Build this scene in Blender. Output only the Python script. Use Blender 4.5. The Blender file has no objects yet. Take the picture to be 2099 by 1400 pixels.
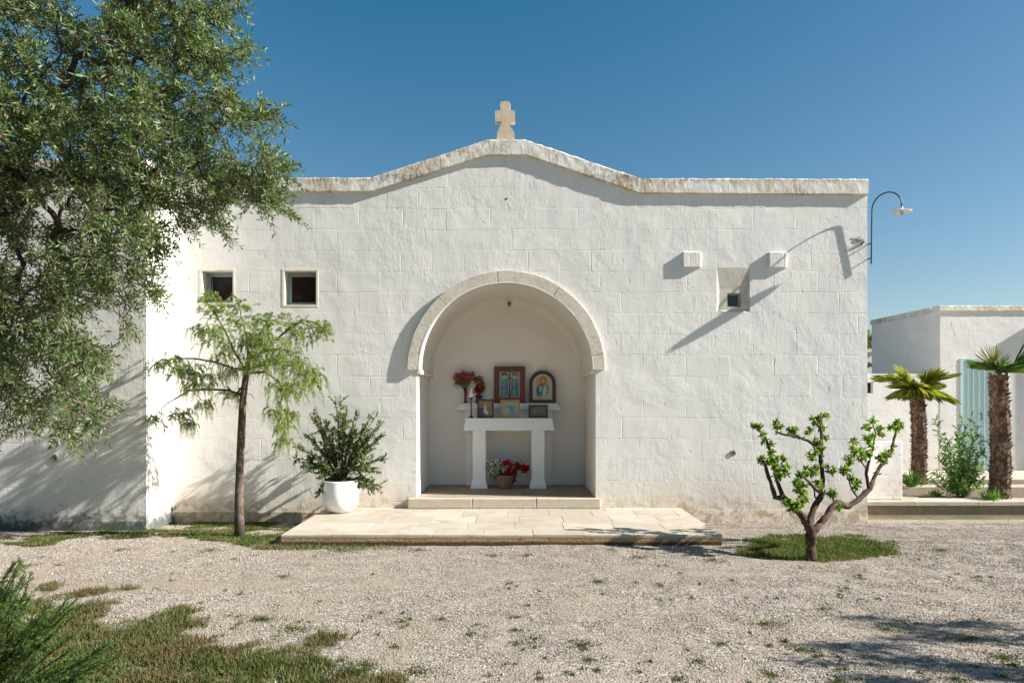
import bpy, math, random
import numpy as np
from mathutils import Vector, noise
from mathutils.geometry import tessellate_polygon
R = random.Random(7); N = np.random.default_rng(11)
C = bpy.context.scene.collection
D, H, F = 8.75, 1.6, 1400.0          # camera distance to the facade, eye height, focal length in photo pixels
def W(px, py, y=0.0):
    """point of the photograph (2099 px wide) at depth y behind the facade plane"""
    d = D + y
    return Vector(((px-1050)*d/F, y, H-(py-815)*d/F))
def X(px, y=0.0): return (px-1050)*(D+y)/F
def Z(py, y=0.0): return H-(py-815)*(D+y)/F

# ------------------------------------------------------------------ helpers
def tag(o, label=None, cat=None, group=None, kind=None):
    if label: o['label'] = label
    if cat: o['category'] = cat
    if group: o['group'] = group
    if kind: o['kind'] = kind
    return o
def E(name, loc, label, cat, group=None):
    o = bpy.data.objects.new(name, None); C.objects.link(o); o.location = loc
    o.empty_display_size = .2
    return tag(o, label, cat, group)
def wpos(o):
    p = Vector((0, 0, 0))
    while o is not None: p += o.location; o = o.parent
    return p
def link(name, me, parent=None, mats=None, smooth=False):
    o = bpy.data.objects.new(name, me); C.objects.link(o)
    if parent is not None:
        o.parent = parent; o.location = -wpos(parent)
    for m in (mats or []): me.materials.append(m)
    if smooth: me.polygons.foreach_set('use_smooth', [True]*len(me.polygons))
    return o
class MB:
    def __init__(s): s.v = []; s.f = []; s.m = []
    def add(s, vs, fs, mi=0):
        b = len(s.v); s.v += [tuple(v) for v in vs]
        for f in fs: s.f.append(tuple(b+i for i in f)); s.m.append(mi)
        return s
    def box(s, x0, x1, y0, y1, z0, z1, mi=0, t=0.0, tb=0.0):
        # t: inset of the top, tb: inset of the bottom
        vs = [(x0+tb,y0+tb,z0),(x1-tb,y0+tb,z0),(x1-tb,y1,z0),(x0+tb,y1,z0),(x0+t,y0+t,z1),(x1-t,y0+t,z1),(x1-t,y1,z1),(x0+t,y1,z1)]
        return s.add(vs, [(0,3,2,1),(4,5,6,7),(0,1,5,4),(1,2,6,5),(2,3,7,6),(3,0,4,7)], mi)
    def tube(s, path, rad, n=7, mi=0, jit=0.0, cap=True):
        path = [Vector(p) for p in path]; k = len(path)
        if not hasattr(rad, '__len__'): rad = [rad]*k
        up = None; rings = []
        for i, p in enumerate(path):
            t = (path[min(i+1, k-1)]-path[max(i-1, 0)])
            if t.length < 1e-7: t = Vector((0,0,1))
            t.normalize()
            if up is None: up = t.orthogonal().normalized()
            up = (up-t*up.dot(t));
            if up.length < 1e-5: up = t.orthogonal()
            up.normalize(); bi = t.cross(up)
            for j in range(n):
                a = 2*math.pi*j/n; r = rad[i]*(1+jit*R.uniform(-1, 1))
                rings.append(p+up*math.cos(a)*r+bi*math.sin(a)*r)
        fs = [(i*n+j, i*n+(j+1)%n, (i+1)*n+(j+1)%n, (i+1)*n+j) for i in range(k-1) for j in range(n)]
        if cap: fs += [tuple(reversed(range(n))), tuple(range((k-1)*n, k*n))]
        return s.add(rings, fs, mi)
    def lathe(s, prof, c, n=32, mi=0):
        vs = [(c[0]+r*math.cos(2*math.pi*j/n), c[1]+r*math.sin(2*math.pi*j/n), c[2]+z) for r, z in prof for j in range(n)]
        fs = [(i*n+j, i*n+(j+1)%n, (i+1)*n+(j+1)%n, (i+1)*n+j) for i in range(len(prof)-1) for j in range(n)]
        return s.add(vs, fs, mi)
    def sheet(s, loops, y, mi=0):
        """flat sheet facing -y: outer loop then holes, each a list of (x,z)"""
        L = [[Vector((x, z, 0)) for x, z in lp] for lp in loops]
        flat = [p for lp in L for p in lp]
        tr = tessellate_polygon(L)
        vs = [(p.x, y, p.y) for p in flat]; fs = []
        for a, b, c in tr:
            n = (flat[b]-flat[a]).cross(flat[c]-flat[a])
            fs.append((a, b, c) if n.z > 0 else (a, c, b))
        return s.add(vs, fs, mi)
    def prism(s, loop, y0, y1, mi=0):
        """(x,z) loop extruded from y0 to y1"""
        n = len(loop); s.sheet([loop], y0, mi)
        b = MB(); b.sheet([loop], y1); s.add(b.v, [tuple(reversed(f)) for f in b.f], mi)
        vs = [(x, y0, z) for x, z in loop]+[(x, y1, z) for x, z in loop]
        ar = sum(loop[i][0]*loop[(i+1)%n][1]-loop[(i+1)%n][0]*loop[i][1] for i in range(n))
        fs = [(i, n+i, n+(i+1)%n, (i+1)%n) for i in range(n)]
        if ar < 0: fs = [tuple(reversed(f)) for f in fs]
        return s.add(vs, fs, mi)
    def build(s, name, mats, parent=None, smooth=False, bevel=0.0, seg=2):
        me = bpy.data.meshes.new(name); me.from_pydata(s.v, [], s.f); me.update()
        if not isinstance(mats, (list, tuple)): mats = [mats]
        me.polygons.foreach_set('material_index', s.m)
        o = link(name, me, parent, mats, smooth)
        if bevel:
            md = o.modifiers.new('bevel', 'BEVEL'); md.width = bevel; md.segments = seg; md.limit_method = 'ANGLE'; md.angle_limit = .6
        return o
def np_mesh(name, V, Fq, mats, parent=None, mi=None, smooth=False):
    me = bpy.data.meshes.new(name); k = Fq.shape[1]; nf = len(Fq)
    me.vertices.add(len(V)); me.vertices.foreach_set('co', np.asarray(V, np.float32).ravel())
    me.loops.add(nf*k); me.loops.foreach_set('vertex_index', np.asarray(Fq, np.int32).ravel())
    me.polygons.add(nf); me.polygons.foreach_set('loop_start', np.arange(0, nf*k, k, dtype=np.int32))
    if mi is not None: me.polygons.foreach_set('material_index', np.asarray(mi, np.int32))
    me.update(calc_edges=True); me.validate()
    if not isinstance(mats, (list, tuple)): mats = [mats]
    return link(name, me, parent, mats, smooth)
def unit(a): return a/np.maximum(np.linalg.norm(a, axis=-1, keepdims=True), 1e-9)
class Leaves:
    """batches of folded leaves, six corners each"""
    def __init__(s): s.V = []; s.M = []
    def add(s, P, T, Nn, L, Wd, mi=0, fold=.25, droop=.0, w1=.32, w2=.7):
        P = np.asarray(P, float).reshape(-1, 3); n = len(P)
        if n == 0: return
        T = unit(np.broadcast_to(np.asarray(T, float), (n, 3))); Nn = np.broadcast_to(np.asarray(Nn, float), (n, 3))
        B = unit(np.cross(T, Nn)); U = np.cross(B, T)
        L = np.broadcast_to(np.asarray(L, float), (n,))[:, None]; Wd = np.broadcast_to(np.asarray(Wd, float), (n,))[:, None]
        q = np.zeros((n, 6, 3)); q[:, 0] = P; q[:, 3] = P+T*L-U*L*droop
        for k, f, sg in ((1, w1, 1), (2, w2, 1), (4, w2, -1), (5, w1, -1)):
            ww = Wd*(.5 if f == w1 else .42)
            q[:, k] = P+T*L*f+B*sg*ww+U*(ww*fold-L*droop*f*f)
        s.V.append(q); s.M.append(np.broadcast_to(np.asarray(mi), (n,)).copy())
    def build(s, name, mats, parent=None):
        q = np.concatenate(s.V); n = len(q); m = np.concatenate(s.M)
        b = (np.arange(n)*6)[:, None]
        Fq = np.concatenate([b+np.array([[0, 1, 2, 3]]), b+np.array([[0, 3, 4, 5]])], 1).reshape(-1, 4)
        return np_mesh(name, q.reshape(-1, 3), Fq, mats, parent, np.repeat(m, 2))
def rdir(n): return unit(N.normal(size=(n, 3)))
def fbm(x, y, z=0.0, o=3):
    return noise.fractal(Vector((x, y, z)), 1.0, 2.0, o, noise_basis='PERLIN_ORIGINAL')
def inpoly(px, py, poly):
    c = False; j = len(poly)-1
    for i in range(len(poly)):
        xi, yi = poly[i]; xj, yj = poly[j]
        if (yi > py) != (yj > py) and px < (xj-xi)*(py-yi)/(yj-yi)+xi: c = not c
        j = i
    return c

# ------------------------------------------------------------------ materials
class NT:
    def __init__(s, name):
        s.m = bpy.data.materials.new(name); s.m.use_nodes = True; s.t = s.m.node_tree; s.t.nodes.clear()
        s.out = s.n('ShaderNodeOutputMaterial')
    def n(s, ty, **kw):
        nd = s.t.nodes.new(ty)
        for k, v in kw.items():
            if k.startswith('i_'):
                key = k[2:]; key = int(key) if key.isdigit() else key.replace('_', ' ')
                s.set(nd.inputs[key], v)
            else: setattr(nd, k, v)
        return nd
    def set(s, sock, v):
        if isinstance(v, bpy.types.NodeSocket): s.t.links.new(v, sock)
        elif isinstance(v, (tuple, list)) and len(v) == 3 and sock.type == 'RGBA': sock.default_value = (*v, 1)
        else: sock.default_value = v
    def math(s, op, a, b=0.0, c=0.0, clamp=False):
        nd = s.n('ShaderNodeMath', operation=op, use_clamp=clamp); s.set(nd.inputs[0], a); s.set(nd.inputs[1], b)
        if op == 'MULTIPLY_ADD': s.set(nd.inputs[2], c)
        return nd.outputs[0]
    def mix(s, f, a, b, mode='MIX'):
        nd = s.n('ShaderNodeMix', data_type='RGBA', blend_type=mode); s.set(nd.inputs['Factor'], f)
        s.set(nd.inputs[6], a); s.set(nd.inputs[7], b); return nd.outputs[2]
    def ramp(s, f, stops):
        nd = s.n('ShaderNodeValToRGB'); s.set(nd.inputs[0], f); e = nd.color_ramp.elements
        while len(e) < len(stops): e.new(.5)
        for i, (p, c) in enumerate(stops):
            e[i].position = p; e[i].color = (*c, 1) if len(c) == 3 else c
        return nd.outputs[0]
    def step(s, v, a, b): # smooth 0..1 between a and b
        nd = s.n('ShaderNodeMapRange', interpolation_type='SMOOTHSTEP'); s.set(nd.inputs[0], v)
        nd.inputs[1].default_value = a; nd.inputs[2].default_value = b; return nd.outputs[0]
    def pos(s): return s.n('ShaderNodeNewGeometry').outputs['Position']
    def noise(s, vec, scale, detail=4, rough=.6, dist=0.0, dim='3D'):
        nd = s.n('ShaderNodeTexNoise', noise_dimensions=dim); s.set(nd.inputs['Vector'], vec)
        nd.inputs['Scale'].default_value = scale; nd.inputs['Detail'].default_value = detail
        nd.inputs['Roughness'].default_value = rough; nd.inputs['Distortion'].default_value = dist; return nd.outputs[0]
    def scalev(s, vec, sc, loc=(0, 0, 0)):
        nd = s.n('ShaderNodeMapping'); s.set(nd.inputs[0], vec); nd.inputs['Scale'].default_value = sc; nd.inputs['Location'].default_value = loc
        return nd.outputs[0]
    def bump(s, h, dist, strength=1.0, normal=None):
        nd = s.n('ShaderNodeBump'); s.set(nd.inputs['Height'], h); nd.inputs['Distance'].default_value = dist
        nd.inputs['Strength'].default_value = strength
        if normal is not None: s.set(nd.inputs['Normal'], normal)
        return nd.outputs[0]
    def finish(s, color, rough=.8, normal=None, metallic=0.0, spec=.3, trans=0.0, tcol=None, coat=0.0):
        p = s.n('ShaderNodeBsdfPrincipled'); s.set(p.inputs['Base Color'], color); s.set(p.inputs['Roughness'], rough)
        p.inputs['Metallic'].default_value = metallic; p.inputs['Specular IOR Level'].default_value = spec
        p.inputs['Coat Weight'].default_value = coat
        if normal is not None: s.set(p.inputs['Normal'], normal)
        sh = p.outputs[0]
        if trans:
            t = s.n('ShaderNodeBsdfTranslucent'); s.set(t.inputs[0], tcol if tcol is not None else color)
            mx = s.n('ShaderNodeMixShader'); mx.inputs[0].default_value = trans
            s.t.links.new(sh, mx.inputs[1]); s.t.links.new(t.outputs[0], mx.inputs[2]); sh = mx.outputs[0]
        s.t.links.new(sh, s.out.inputs[0]); return s.m
def plain(name, col, rough=.6, metallic=0.0, var=.12, scale=30, bump=.001, spec=.4, coat=0.0):
    t = NT(name); p = t.pos(); f = t.noise(p, scale, 4)
    c = t.mix(f, tuple(x*(1-var) for x in col), tuple(min(1, x*(1+var)) for x in col))
    return t.finish(c, rough, t.bump(f, bump) if bump else None, metallic, spec, coat=coat)
def leafmat(name, cols, trans=.3, rough=.5, spec=.4, tb=1.3, dead=None, patch=2.3):
    t = NT(name); g = t.n('ShaderNodeNewGeometry'); r = g.outputs['Random Per Island']
    st = [((i+.0)/(max(1, len(cols)-1)), c) for i, c in enumerate(cols)]
    c = t.ramp(r, st)
    big = t.noise(g.outputs['Position'], 3.0, 2)
    c = t.mix(t.step(big, .35, .7), c, t.mix(1.0, c, (.72, .78, .7), 'MULTIPLY'))
    if dead: c = t.mix(t.math('MULTIPLY', t.step(t.noise(g.outputs['Position'], patch, 4, .7), .44, .62), .75), c, dead)
    tc = t.mix(1.0, c, (tb, tb*1.12, tb*.6), 'MULTIPLY')
    return t.finish(c, rough, None, 0, spec, trans, tc)
def bark(name, a, b, scale=25, stretch=.2, bump=.01):
    t = NT(name); p = t.scalev(t.pos(), (1, 1, stretch)); f = t.noise(p, scale, 6, .7); v = t.noise(t.pos(), scale*.3, 3)
    c = t.mix(f, a, b); c = t.mix(t.step(v, .45, .7), c, tuple(x*1.5 for x in b))
    return t.finish(c, .9, t.bump(f, bump), 0, .2)
def plaster(name, white=(.77, .745, .705), stain=1.0, algae=0.0, courses=True, bumps=1.0, base_z=0.0, topstain=0.0, interior=False, warm=0.0):
    """whitewash over coursed limestone blocks"""
    t = NT(name); p = t.pos()
    dn = t.n('ShaderNodeTexNoise'); t.set(dn.inputs['Vector'], p); dn.inputs['Scale'].default_value = 1.3; dn.inputs['Detail'].default_value = 3
    sub = t.n('ShaderNodeVectorMath', operation='SUBTRACT'); t.set(sub.inputs[0], dn.outputs['Color']); sub.inputs[1].default_value = (.5, .5, .5)
    sc = t.n('ShaderNodeVectorMath', operation='SCALE'); t.set(sc.inputs[0], sub.outputs[0]); sc.inputs['Scale'].default_value = .055
    ad = t.n('ShaderNodeVectorMath', operation='ADD'); t.set(ad.inputs[0], p); t.set(ad.inputs[1], sc.outputs[0])
    sep = t.n('ShaderNodeSeparateXYZ'); t.set(sep.inputs[0], ad.outputs[0])
    s0 = t.n('ShaderNodeSeparateXYZ'); t.set(s0.inputs[0], p); zz = s0.outputs[2]
    cmb = t.n('ShaderNodeCombineXYZ'); t.set(cmb.inputs[0], t.math('ADD', sep.outputs[0], sep.outputs[1])); t.set(cmb.inputs[1], sep.outputs[2])
    def brick(mortar, smooth, off=.5, w=.56):
        b = t.n('ShaderNodeTexBrick', offset=off, squash=.72, squash_frequency=3, offset_frequency=2); t.set(b.inputs['Vector'], cmb.outputs[0])
        b.inputs['Color1'].default_value = (0, 0, 0, 1); b.inputs['Color2'].default_value = (1, 1, 1, 1); b.inputs['Mortar'].default_value = (.5, .5, .5, 1)
        b.inputs['Scale'].default_value = 1; b.inputs['Mortar Size'].default_value = mortar; b.inputs['Mortar Smooth'].default_value = smooth
        b.inputs['Brick Width'].default_value = w; b.inputs['Row Height'].default_value = .268; return b
    n_big = t.noise(p, 1.6, 3, .5, .6); n_mid = t.noise(p, 9, 5, .6, .8); n_fine = t.noise(p, 60, 4, .7); n_gr = t.noise(p, 300, 2, .6)
    n_str = t.noise(t.scalev(p, (6, 6, 1.2)), 4, 4, .65, 1.2)
    rgh = t.math('MULTIPLY_ADD', t.step(t.noise(p, 1.1, 3, .6), .38, .62), .75, .25)
    h = t.math('MULTIPLY', t.math('MULTIPLY', n_mid, rgh), .0040*bumps); h = t.math('ADD', h, t.math('MULTIPLY', n_big, .010*bumps))
    h = t.math('ADD', h, t.math('MULTIPLY', t.math('MULTIPLY', n_fine, rgh), .0008*bumps)); h = t.math('ADD', h, t.math('MULTIPLY', n_gr, .00025*bumps))
    h = t.math('ADD', h, t.math('MULTIPLY', t.math('MULTIPLY', n_str, rgh), .0028*bumps))
    # scars left by trowel and lime: thin ridges
    vo = t.n('ShaderNodeTexVoronoi', feature='DISTANCE_TO_EDGE'); t.set(vo.inputs['Vector'], t.scalev(ad.outputs[0], (1.1, 1.1, .8))); vo.inputs['Scale'].default_value = 1.7
    crack = t.math('MULTIPLY', t.math('SUBTRACT', 1.0, t.step(vo.outputs['Distance'], 0, .035)), t.step(n_mid, .56, .66))
    h = t.math('ADD', h, t.math('MULTIPLY', crack, -.0016*bumps))
    joint = 0.0
    if courses:
        b = brick(.010, .9); keep = t.math('ADD', .05, t.math('MULTIPLY', t.step(t.noise(p, 2.6, 5, .75), .46, .62), .95))
        joint = t.math('MULTIPLY', b.outputs['Fac'], keep)
        h = t.math('ADD', h, t.math('MULTIPLY', joint, -.0015*bumps))
        h = t.math('ADD', h, t.math('MULTIPLY', b.outputs['Color'], .0013*bumps))
    nrm = t.bump(h, 1.0)
    pale = t.mix(t.step(n_big, .35, .65), tuple(x*.95 for x in white), white)
    pale = t.mix(t.math('MULTIPLY', t.step(n_str, .5, .8), .25), pale, (white[0]*.86, white[1]*.86, white[2]*.84))
    if courses:
        rain = t.math('MULTIPLY', t.step(t.noise(t.scalev(p, (9, 9, .7)), 3, 4, .7), .48, .72), t.step(zz, base_z+1.8, base_z+4.2))
        pale = t.mix(t.math('MULTIPLY', rain, .30), pale, (.50, .48, .43))
        gray = t.step(t.noise(p, .8, 5, .7, .5), .47, .62); pale = t.mix(t.math('MULTIPLY', gray, .16), pale, (.48, .47, .45))
    spots = t.math('MULTIPLY', t.step(t.noise(p, 22, 4, .7), .68, .76), .35)
    pale = t.mix(spots, pale, (.50, .50, .47))
    if courses: pale = t.mix(t.math('MULTIPLY', joint, .22), pale, (.47, .46, .44))
    if courses: pale = t.mix(t.math('MULTIPLY', crack, .45), pale, (.42, .41, .39))
    if warm: pale = t.mix(warm, pale, (.72, .58, .40))
    if stain:
        lo = t.math('SUBTRACT', 1.0, t.step(t.math('ADD', zz, t.math('MULTIPLY', n_big, -.9)), base_z-.40, base_z+.34))
        pale = t.mix(t.math('MULTIPLY', lo, .55*stain), pale, (.62, .49, .34))
        lo2 = t.math('SUBTRACT', 1.0, t.step(t.math('ADD', zz, t.math('MULTIPLY', n_mid, -.55)), base_z-.26, base_z+.10))
        pale = t.mix(t.math('MULTIPLY', lo2, t.math('MULTIPLY', t.step(n_mid, .42, .6), .75*stain)), pale, (.34, .24, .13))
    if algae:
        al = t.math('SUBTRACT', 1.0, t.step(t.math('ADD', zz, t.math('MULTIPLY', n_mid, -.6)), -.24, .02))
        pale = t.mix(t.math('MULTIPLY', al, algae), pale, (.10, .11, .10))
    return t.finish(pale, .85, nrm, 0, .2)
def stone(name, a=(.62, .55, .43), b=(.30, .25, .18), white=.0, dark_top=None, scale=1.0, bump=.004, spots=.5):
    t = NT(name); p = t.pos(); s0 = t.n('ShaderNodeSeparateXYZ'); t.set(s0.inputs[0], p)
    n1 = t.noise(p, 14*scale, 5, .7); n2 = t.noise(p, 70*scale, 4, .75); n3 = t.math('MULTIPLY_ADD', t.noise(t.scalev(p, (9, 9, 3.5)), 3.2, 5, .75), .55, t.math('MULTIPLY', t.noise(p, 1.5, 3, .6), .47))
    vo = t.n('ShaderNodeTexVoronoi'); t.set(vo.inputs['Vector'], p); vo.inputs['Scale'].default_value = 75*scale
    pit = t.math('SUBTRACT', 1.0, t.step(vo.outputs['Distance'], .12, .34))
    c = t.mix(t.step(n1, .35, .68), a, tuple((x*1.5+y)/2.5 for x, y in zip(a, b)))
    c = t.mix(t.math('MULTIPLY', t.step(n2, .5, .7), spots), c, b)
    if white: c = t.mix(t.math('MULTIPLY', t.step(t.noise(p, 5, 4, .7), .38, .56), white), c, (.76, .74, .70))
    if dark_top: # lichen and rain streaks
        c = t.mix(t.math('MULTIPLY', t.step(n3, .47, .66), dark_top), c, (.42, .30, .17))
        c = t.mix(t.math('MULTIPLY', t.math('MULTIPLY', t.step(n3, .50, .68), t.step(n2, .45, .62)), dark_top), c, (.08, .065, .045))
        lich = t.math('MULTIPLY', t.math('MULTIPLY', t.step(s0.outputs[2], 4.30, 4.40), t.math('SUBTRACT', 1.0, t.step(s0.outputs[2], 4.43, 4.47))), t.step(t.noise(t.scalev(p, (10, 10, 3)), 2.2, 5, .8), .46, .56))
        c = t.mix(t.math('MULTIPLY', lich, t.math('MULTIPLY', t.step(n2, .36, .56), .85)), c, (.09, .08, .065))
    h = t.math('ADD', t.math('MULTIPLY', n2, bump), t.math('MULTIPLY', pit, -bump*.7)); h = t.math('ADD', h, t.math('MULTIPLY', n1, bump*1.5))
    return t.finish(c, .9, t.bump(h, 1.0), 0, .15)

M = {}
M['wall'] = plaster('whitewashed block wall')
M['wing'] = plaster('whitewashed wing wall', algae=.85, stain=.5, base_z=.0)
M['niche'] = plaster('smooth niche plaster', courses=False, stain=0, bumps=.35, white=(.75, .70, .645))
M['plinth'] = plaster('damp plinth', stain=1.0, base_z=.18, algae=.25, courses=False, white=(.55, .47, .36))
M['wing_plinth'] = plaster('algae covered plinth', stain=.4, algae=1.0, courses=False, white=(.5, .5, .46))
M['far_wall'] = plaster('whitewashed far wall', stain=.4, base_z=.2, white=(.76, .73, .70))
M['cornice'] = stone('weathered cornice stone', (.66, .60, .50), (.36, .30, .22), white=.8, dark_top=.95, bump=.003)
M['hood'] = stone('pale tufa', (.58, .51, .41), (.38, .32, .24), white=.3, scale=1.1, spots=.6)
M['cross'] = stone('cross stone', (.60, .49, .35), (.42, .33, .22), white=.1, scale=1.2)
M['sill'] = stone('cream sill stone', (.52, .465, .37), (.38, .31, .21), spots=.3, scale=.8, bump=.0012)
M['surround'] = stone('window surround', (.66, .60, .48), (.52, .42, .28), white=.45, spots=.3, bump=.001)
M['slit'] = stone('whitewashed lintel stone', (.56, .51, .42), (.36, .32, .25), white=.3, spots=.4, bump=.002)
M['altar'] = plain('painted altar stone', (.74, .73, .71), .6, bump=.002, var=.06, scale=14)
M['soil'] = plain('soil', (.13, .095, .06), .95, var=.4, scale=25, bump=.02)
M['iron'] = plain('dark blue grey iron', (.035, .05, .07), .45, .6, bump=.0003)
M['enamel'] = plain('white enamel', (.62, .58, .50), .45, var=.03, bump=0)
M['brass'] = plain('old brass', (.22, .15, .07), .5, .7)
M['bulb'] = plain('clear bulb', (.5, .5, .47), .1)
M['glazed'] = plain('white glazed pot', (.80, .80, .78), .18, var=.03, scale=4, bump=.0006, spec=.5)
M['bluewood'] = plain('pale blue painted wood', (.46, .60, .60), .5, var=.06, scale=20)
M['greywood'] = plain('grey green painted wood', (.30, .38, .38), .5, var=.1, scale=20)
M['dark'] = plain('painted hole shade', (.01, .01, .01), .9)  # flat black painted for the shade inside vents and the drilled hole
M['fixture'] = plain('grey plastic', (.25, .25, .25), .6)
M['redwood'] = plain('reddish brown frame wood', (.13, .028, .012), .35, var=.35, scale=12, bump=.0005)
M['darkwood'] = plain('dark brown frame wood', (.050, .018, .010), .35, var=.35, scale=12, bump=.0005)
M['gilt'] = plain('gilt frame', (.38, .20, .06), .4, .3, var=.4, scale=40)
M['wicker'] = plain('brown basket', (.20, .13, .08), .8, var=.35, scale=60, bump=.006)
M['claret'] = plain('claret glazed vase', (.14, .012, .02), .25, bump=0)
M['navy'] = plain('dark blue pot', (.02, .02, .05), .3, bump=0)
M['wax'] = plain('white wax', (.75, .70, .62), .5, bump=0)
def glassmat():
    t = NT('glass with painted reflection'); p = t.pos(); n = t.noise(p, 2.5, 3)
    return t.finish(t.mix(n, (.012, .010, .012), (.05, .022, .016)), .06, None, 0, .5)  # opaque pane: dark room and reddish-brown reflection are painted into its colour
M['glass'] = glassmat()
M['bark_olive'] = bark('olive bark', (.045, .028, .02), (.11, .08, .06))
M['bark_pepper'] = bark('pepper tree bark', (.04, .03, .024), (.14, .105, .08), 40, .12, .008)
M['bark_citrus'] = bark('lemon tree bark', (.022, .014, .010), (.085, .055, .038), 45, .4, .008)
M['bark_palm'] = bark('palm fibre', (.03, .019, .013), (.165, .105, .07), 60, .3, .01)
M['olive'] = leafmat('olive leaves', [(.055, .095, .025), (.09, .14, .04), (.135, .185, .06), (.23, .28, .15), (.08, .125, .03), (.17, .14, .06)], .34, .45, .45)
M['pepper'] = leafmat('pepper leaves', [(.12, .17, .03), (.17, .23, .05), (.23, .29, .08), (.30, .33, .09)], .42, .5)
M['citrus'] = leafmat('lemon leaves', [(.07, .14, .015), (.13, .21, .025), (.22, .31, .05), (.36, .42, .11)], .4, .3, .5)
M['shrub'] = leafmat('dark shrub leaves', [(.05, .09, .025), (.085, .135, .04), (.14, .19, .06), (.21, .24, .09)], .32, .4, .4)
M['rosemary'] = leafmat('needle leaves', [(.04, .085, .018), (.06, .115, .022), (.09, .15, .03), (.13, .18, .045)], .3, .6)
M['weed'] = leafmat('weed leaves', [(.09, .18, .03), (.14, .25, .05), (.22, .34, .09), (.13, .24, .06)], .35, .5)
M['frond'] = leafmat('palm fronds', [(.12, .17, .02), (.24, .27, .03), (.42, .38, .06), (.18, .22, .03), (.36, .34, .06)], .35, .4)
M['frond_g'] = leafmat('green palm fronds', [(.06, .13, .03), (.10, .19, .035), (.16, .25, .05)], .3, .4)
M['frond_y'] = leafmat('yellowed palm frond', [(.34, .24, .04), (.42, .32, .05), (.26, .22, .04)], .35, .5)
M['grass'] = leafmat('grass blades', [(.045, .085, .018), (.07, .12, .025), (.11, .15, .035), (.19, .17, .07), (.26, .20, .12), (.06, .11, .025)], .3, .6, .2, dead=(.19, .135, .07))
M['grass_g'] = leafmat('green grass blades', [(.05, .09, .015), (.07, .12, .022), (.10, .145, .03), (.19, .17, .07)], .3, .6, .2, dead=(.20, .16, .08), patch=3.4)
M['grass_d'] = leafmat('dry weeds', [(.05, .09, .02), (.08, .12, .03), (.13, .13, .05), (.21, .16, .09)], .25, .7, .2)
M['red_petal'] = leafmat('red petals', [(.35, .004, .01), (.5, .01, .02), (.62, .02, .03), (.28, .004, .01)], .2, .5, tb=1)
M['white_petal'] = leafmat('white petals', [(.6, .65, .52), (.75, .75, .68), (.8, .8, .75)], .2, .5, tb=1)
M['coral_petal'] = leafmat('coral petals', [(.50, .05, .05), (.6, .12, .10), (.68, .26, .20), (.38, .03, .03)], .25, .5, tb=1)
M['ochre_petal'] = leafmat('ochre petals', [(.35, .16, .03), (.42, .24, .06), (.30, .08, .03), (.25, .02, .015)], .25, .5, tb=1)

# ------------------------------------------------------------------ ground
LX = [-900, 0, 160, 330, 480, 600, 720, 800, 900]; LY = [1195, 1208, 1228, 1250, 1292, 1325, 1350, 1385, 1440]
LAWN = [(-900, 1190), (0, 1205), (160, 1232), (330, 1252), (480, 1292), (600, 1322), (720, 1352), (800, 1390), (760, 1520), (-900, 1900)]
STRIP = [(-300, 1112), (60, 1104), (200, 1088), (340, 1080), (362, 1064), (690, 1060), (660, 1092), (700, 1112), (560, 1122), (420, 1112), (330, 1100), (200, 1114), (90, 1120)]
TUFTS = [(825, 1275, 30, 7), (1228, 1198, 20, 7), (1195, 1325, 36, 11), (1098, 1312, 18, 8), (1060, 1320, 14, 6), (852, 1378, 42, 14), (750, 1365, 40, 14), (580, 1185, 14, 4), (1690, 1250, 16, 5),
         (965, 1300, 12, 7), (1062, 1267, 20, 6), (1352, 1205, 10, 6), (1304, 1200, 8, 4), (1500, 1195, 6, 4), (905, 1270, 18, 6), (1210, 1355, 24, 9), (1570, 1280, 50, 10), (1640, 1330, 40, 10),
         (1430, 1355, 16, 9), (1390, 1395, 24, 10), (1980, 1310, 60, 9), (2060, 1350, 40, 14), (1820, 1290, 30, 6), (1480, 1320, 24, 6), (600, 1290, 50, 12), (540, 1270, 40, 9), (1255, 1130, 6, 3),
         (1010, 1140, 14, 4), (860, 1128, 22, 4), (700, 1130, 40, 5), (1080, 1140, 26, 4), (1310, 1145, 20, 4), (1460, 1150, 20, 5), (1930, 1130, 26, 5), (250, 1128, 16, 4), (430, 1130, 24, 5), (120, 1160, 14, 3), (1580, 1380, 30, 12), (1720, 1395, 34, 10), (1960, 1390, 30, 12)]
_n0 = [(R.uniform(0, 2099), 1130+270*R.random()**.8) for _ in range(420)]
_n0 = [q for q in _n0 if fbm(q[0]*.006, q[1]*.02, 8, 3) > .14]
TUFTS += [(x, y, R.uniform(3, 9)*(y-815)/400, R.uniform(2, 4)*(y-815)/400) for x, y in _n0]
def gz(x, y):
    t = min(1, max(0, -y/1.8)); t = t*t*(3-2*t)
    z = .085*t + .02*fbm(x*.5, y*.5, 3)*min(1, max(0, -y-.3))
    return z
def topx(x, y):
    d = D+y
    if d < .6: return (99999, 99999)
    return (1050+x*F/d, 815+(H-gz(x, y))*F/d)
def gmask(x, y):
    """how grassy: 0 gravel .. 1 turf"""
    px, py = topx(x, y)
    wob = fbm(x*1.6, y*1.6, 1, 4)
    jx, jy = px+wob*70, py+wob*26
    m = 0.0
    e = py-np.interp(px, LX, LY)
    if e > -45 and px < 1000: m = max(0, min(1, e/62+.10+1.5*fbm(x*2.8, y*2.8, 9, 5)))*(.80+.8*fbm(x*6, y*6, 3, 3))
    if inpoly(px+wob*30, py+wob*9, STRIP): m = max(m, .60+1.5*fbm(x*2.3, y*3, 5, 4))
    e = ((px-1668+wob*25)/190)**2+((py-1124+wob*7)/29)**2
    if e < 1: m = max(m, min(1, (1-e)*2.2)+.8*fbm(x*4, y*4, 7, 3))
    return max(0, min(1, m))
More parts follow.
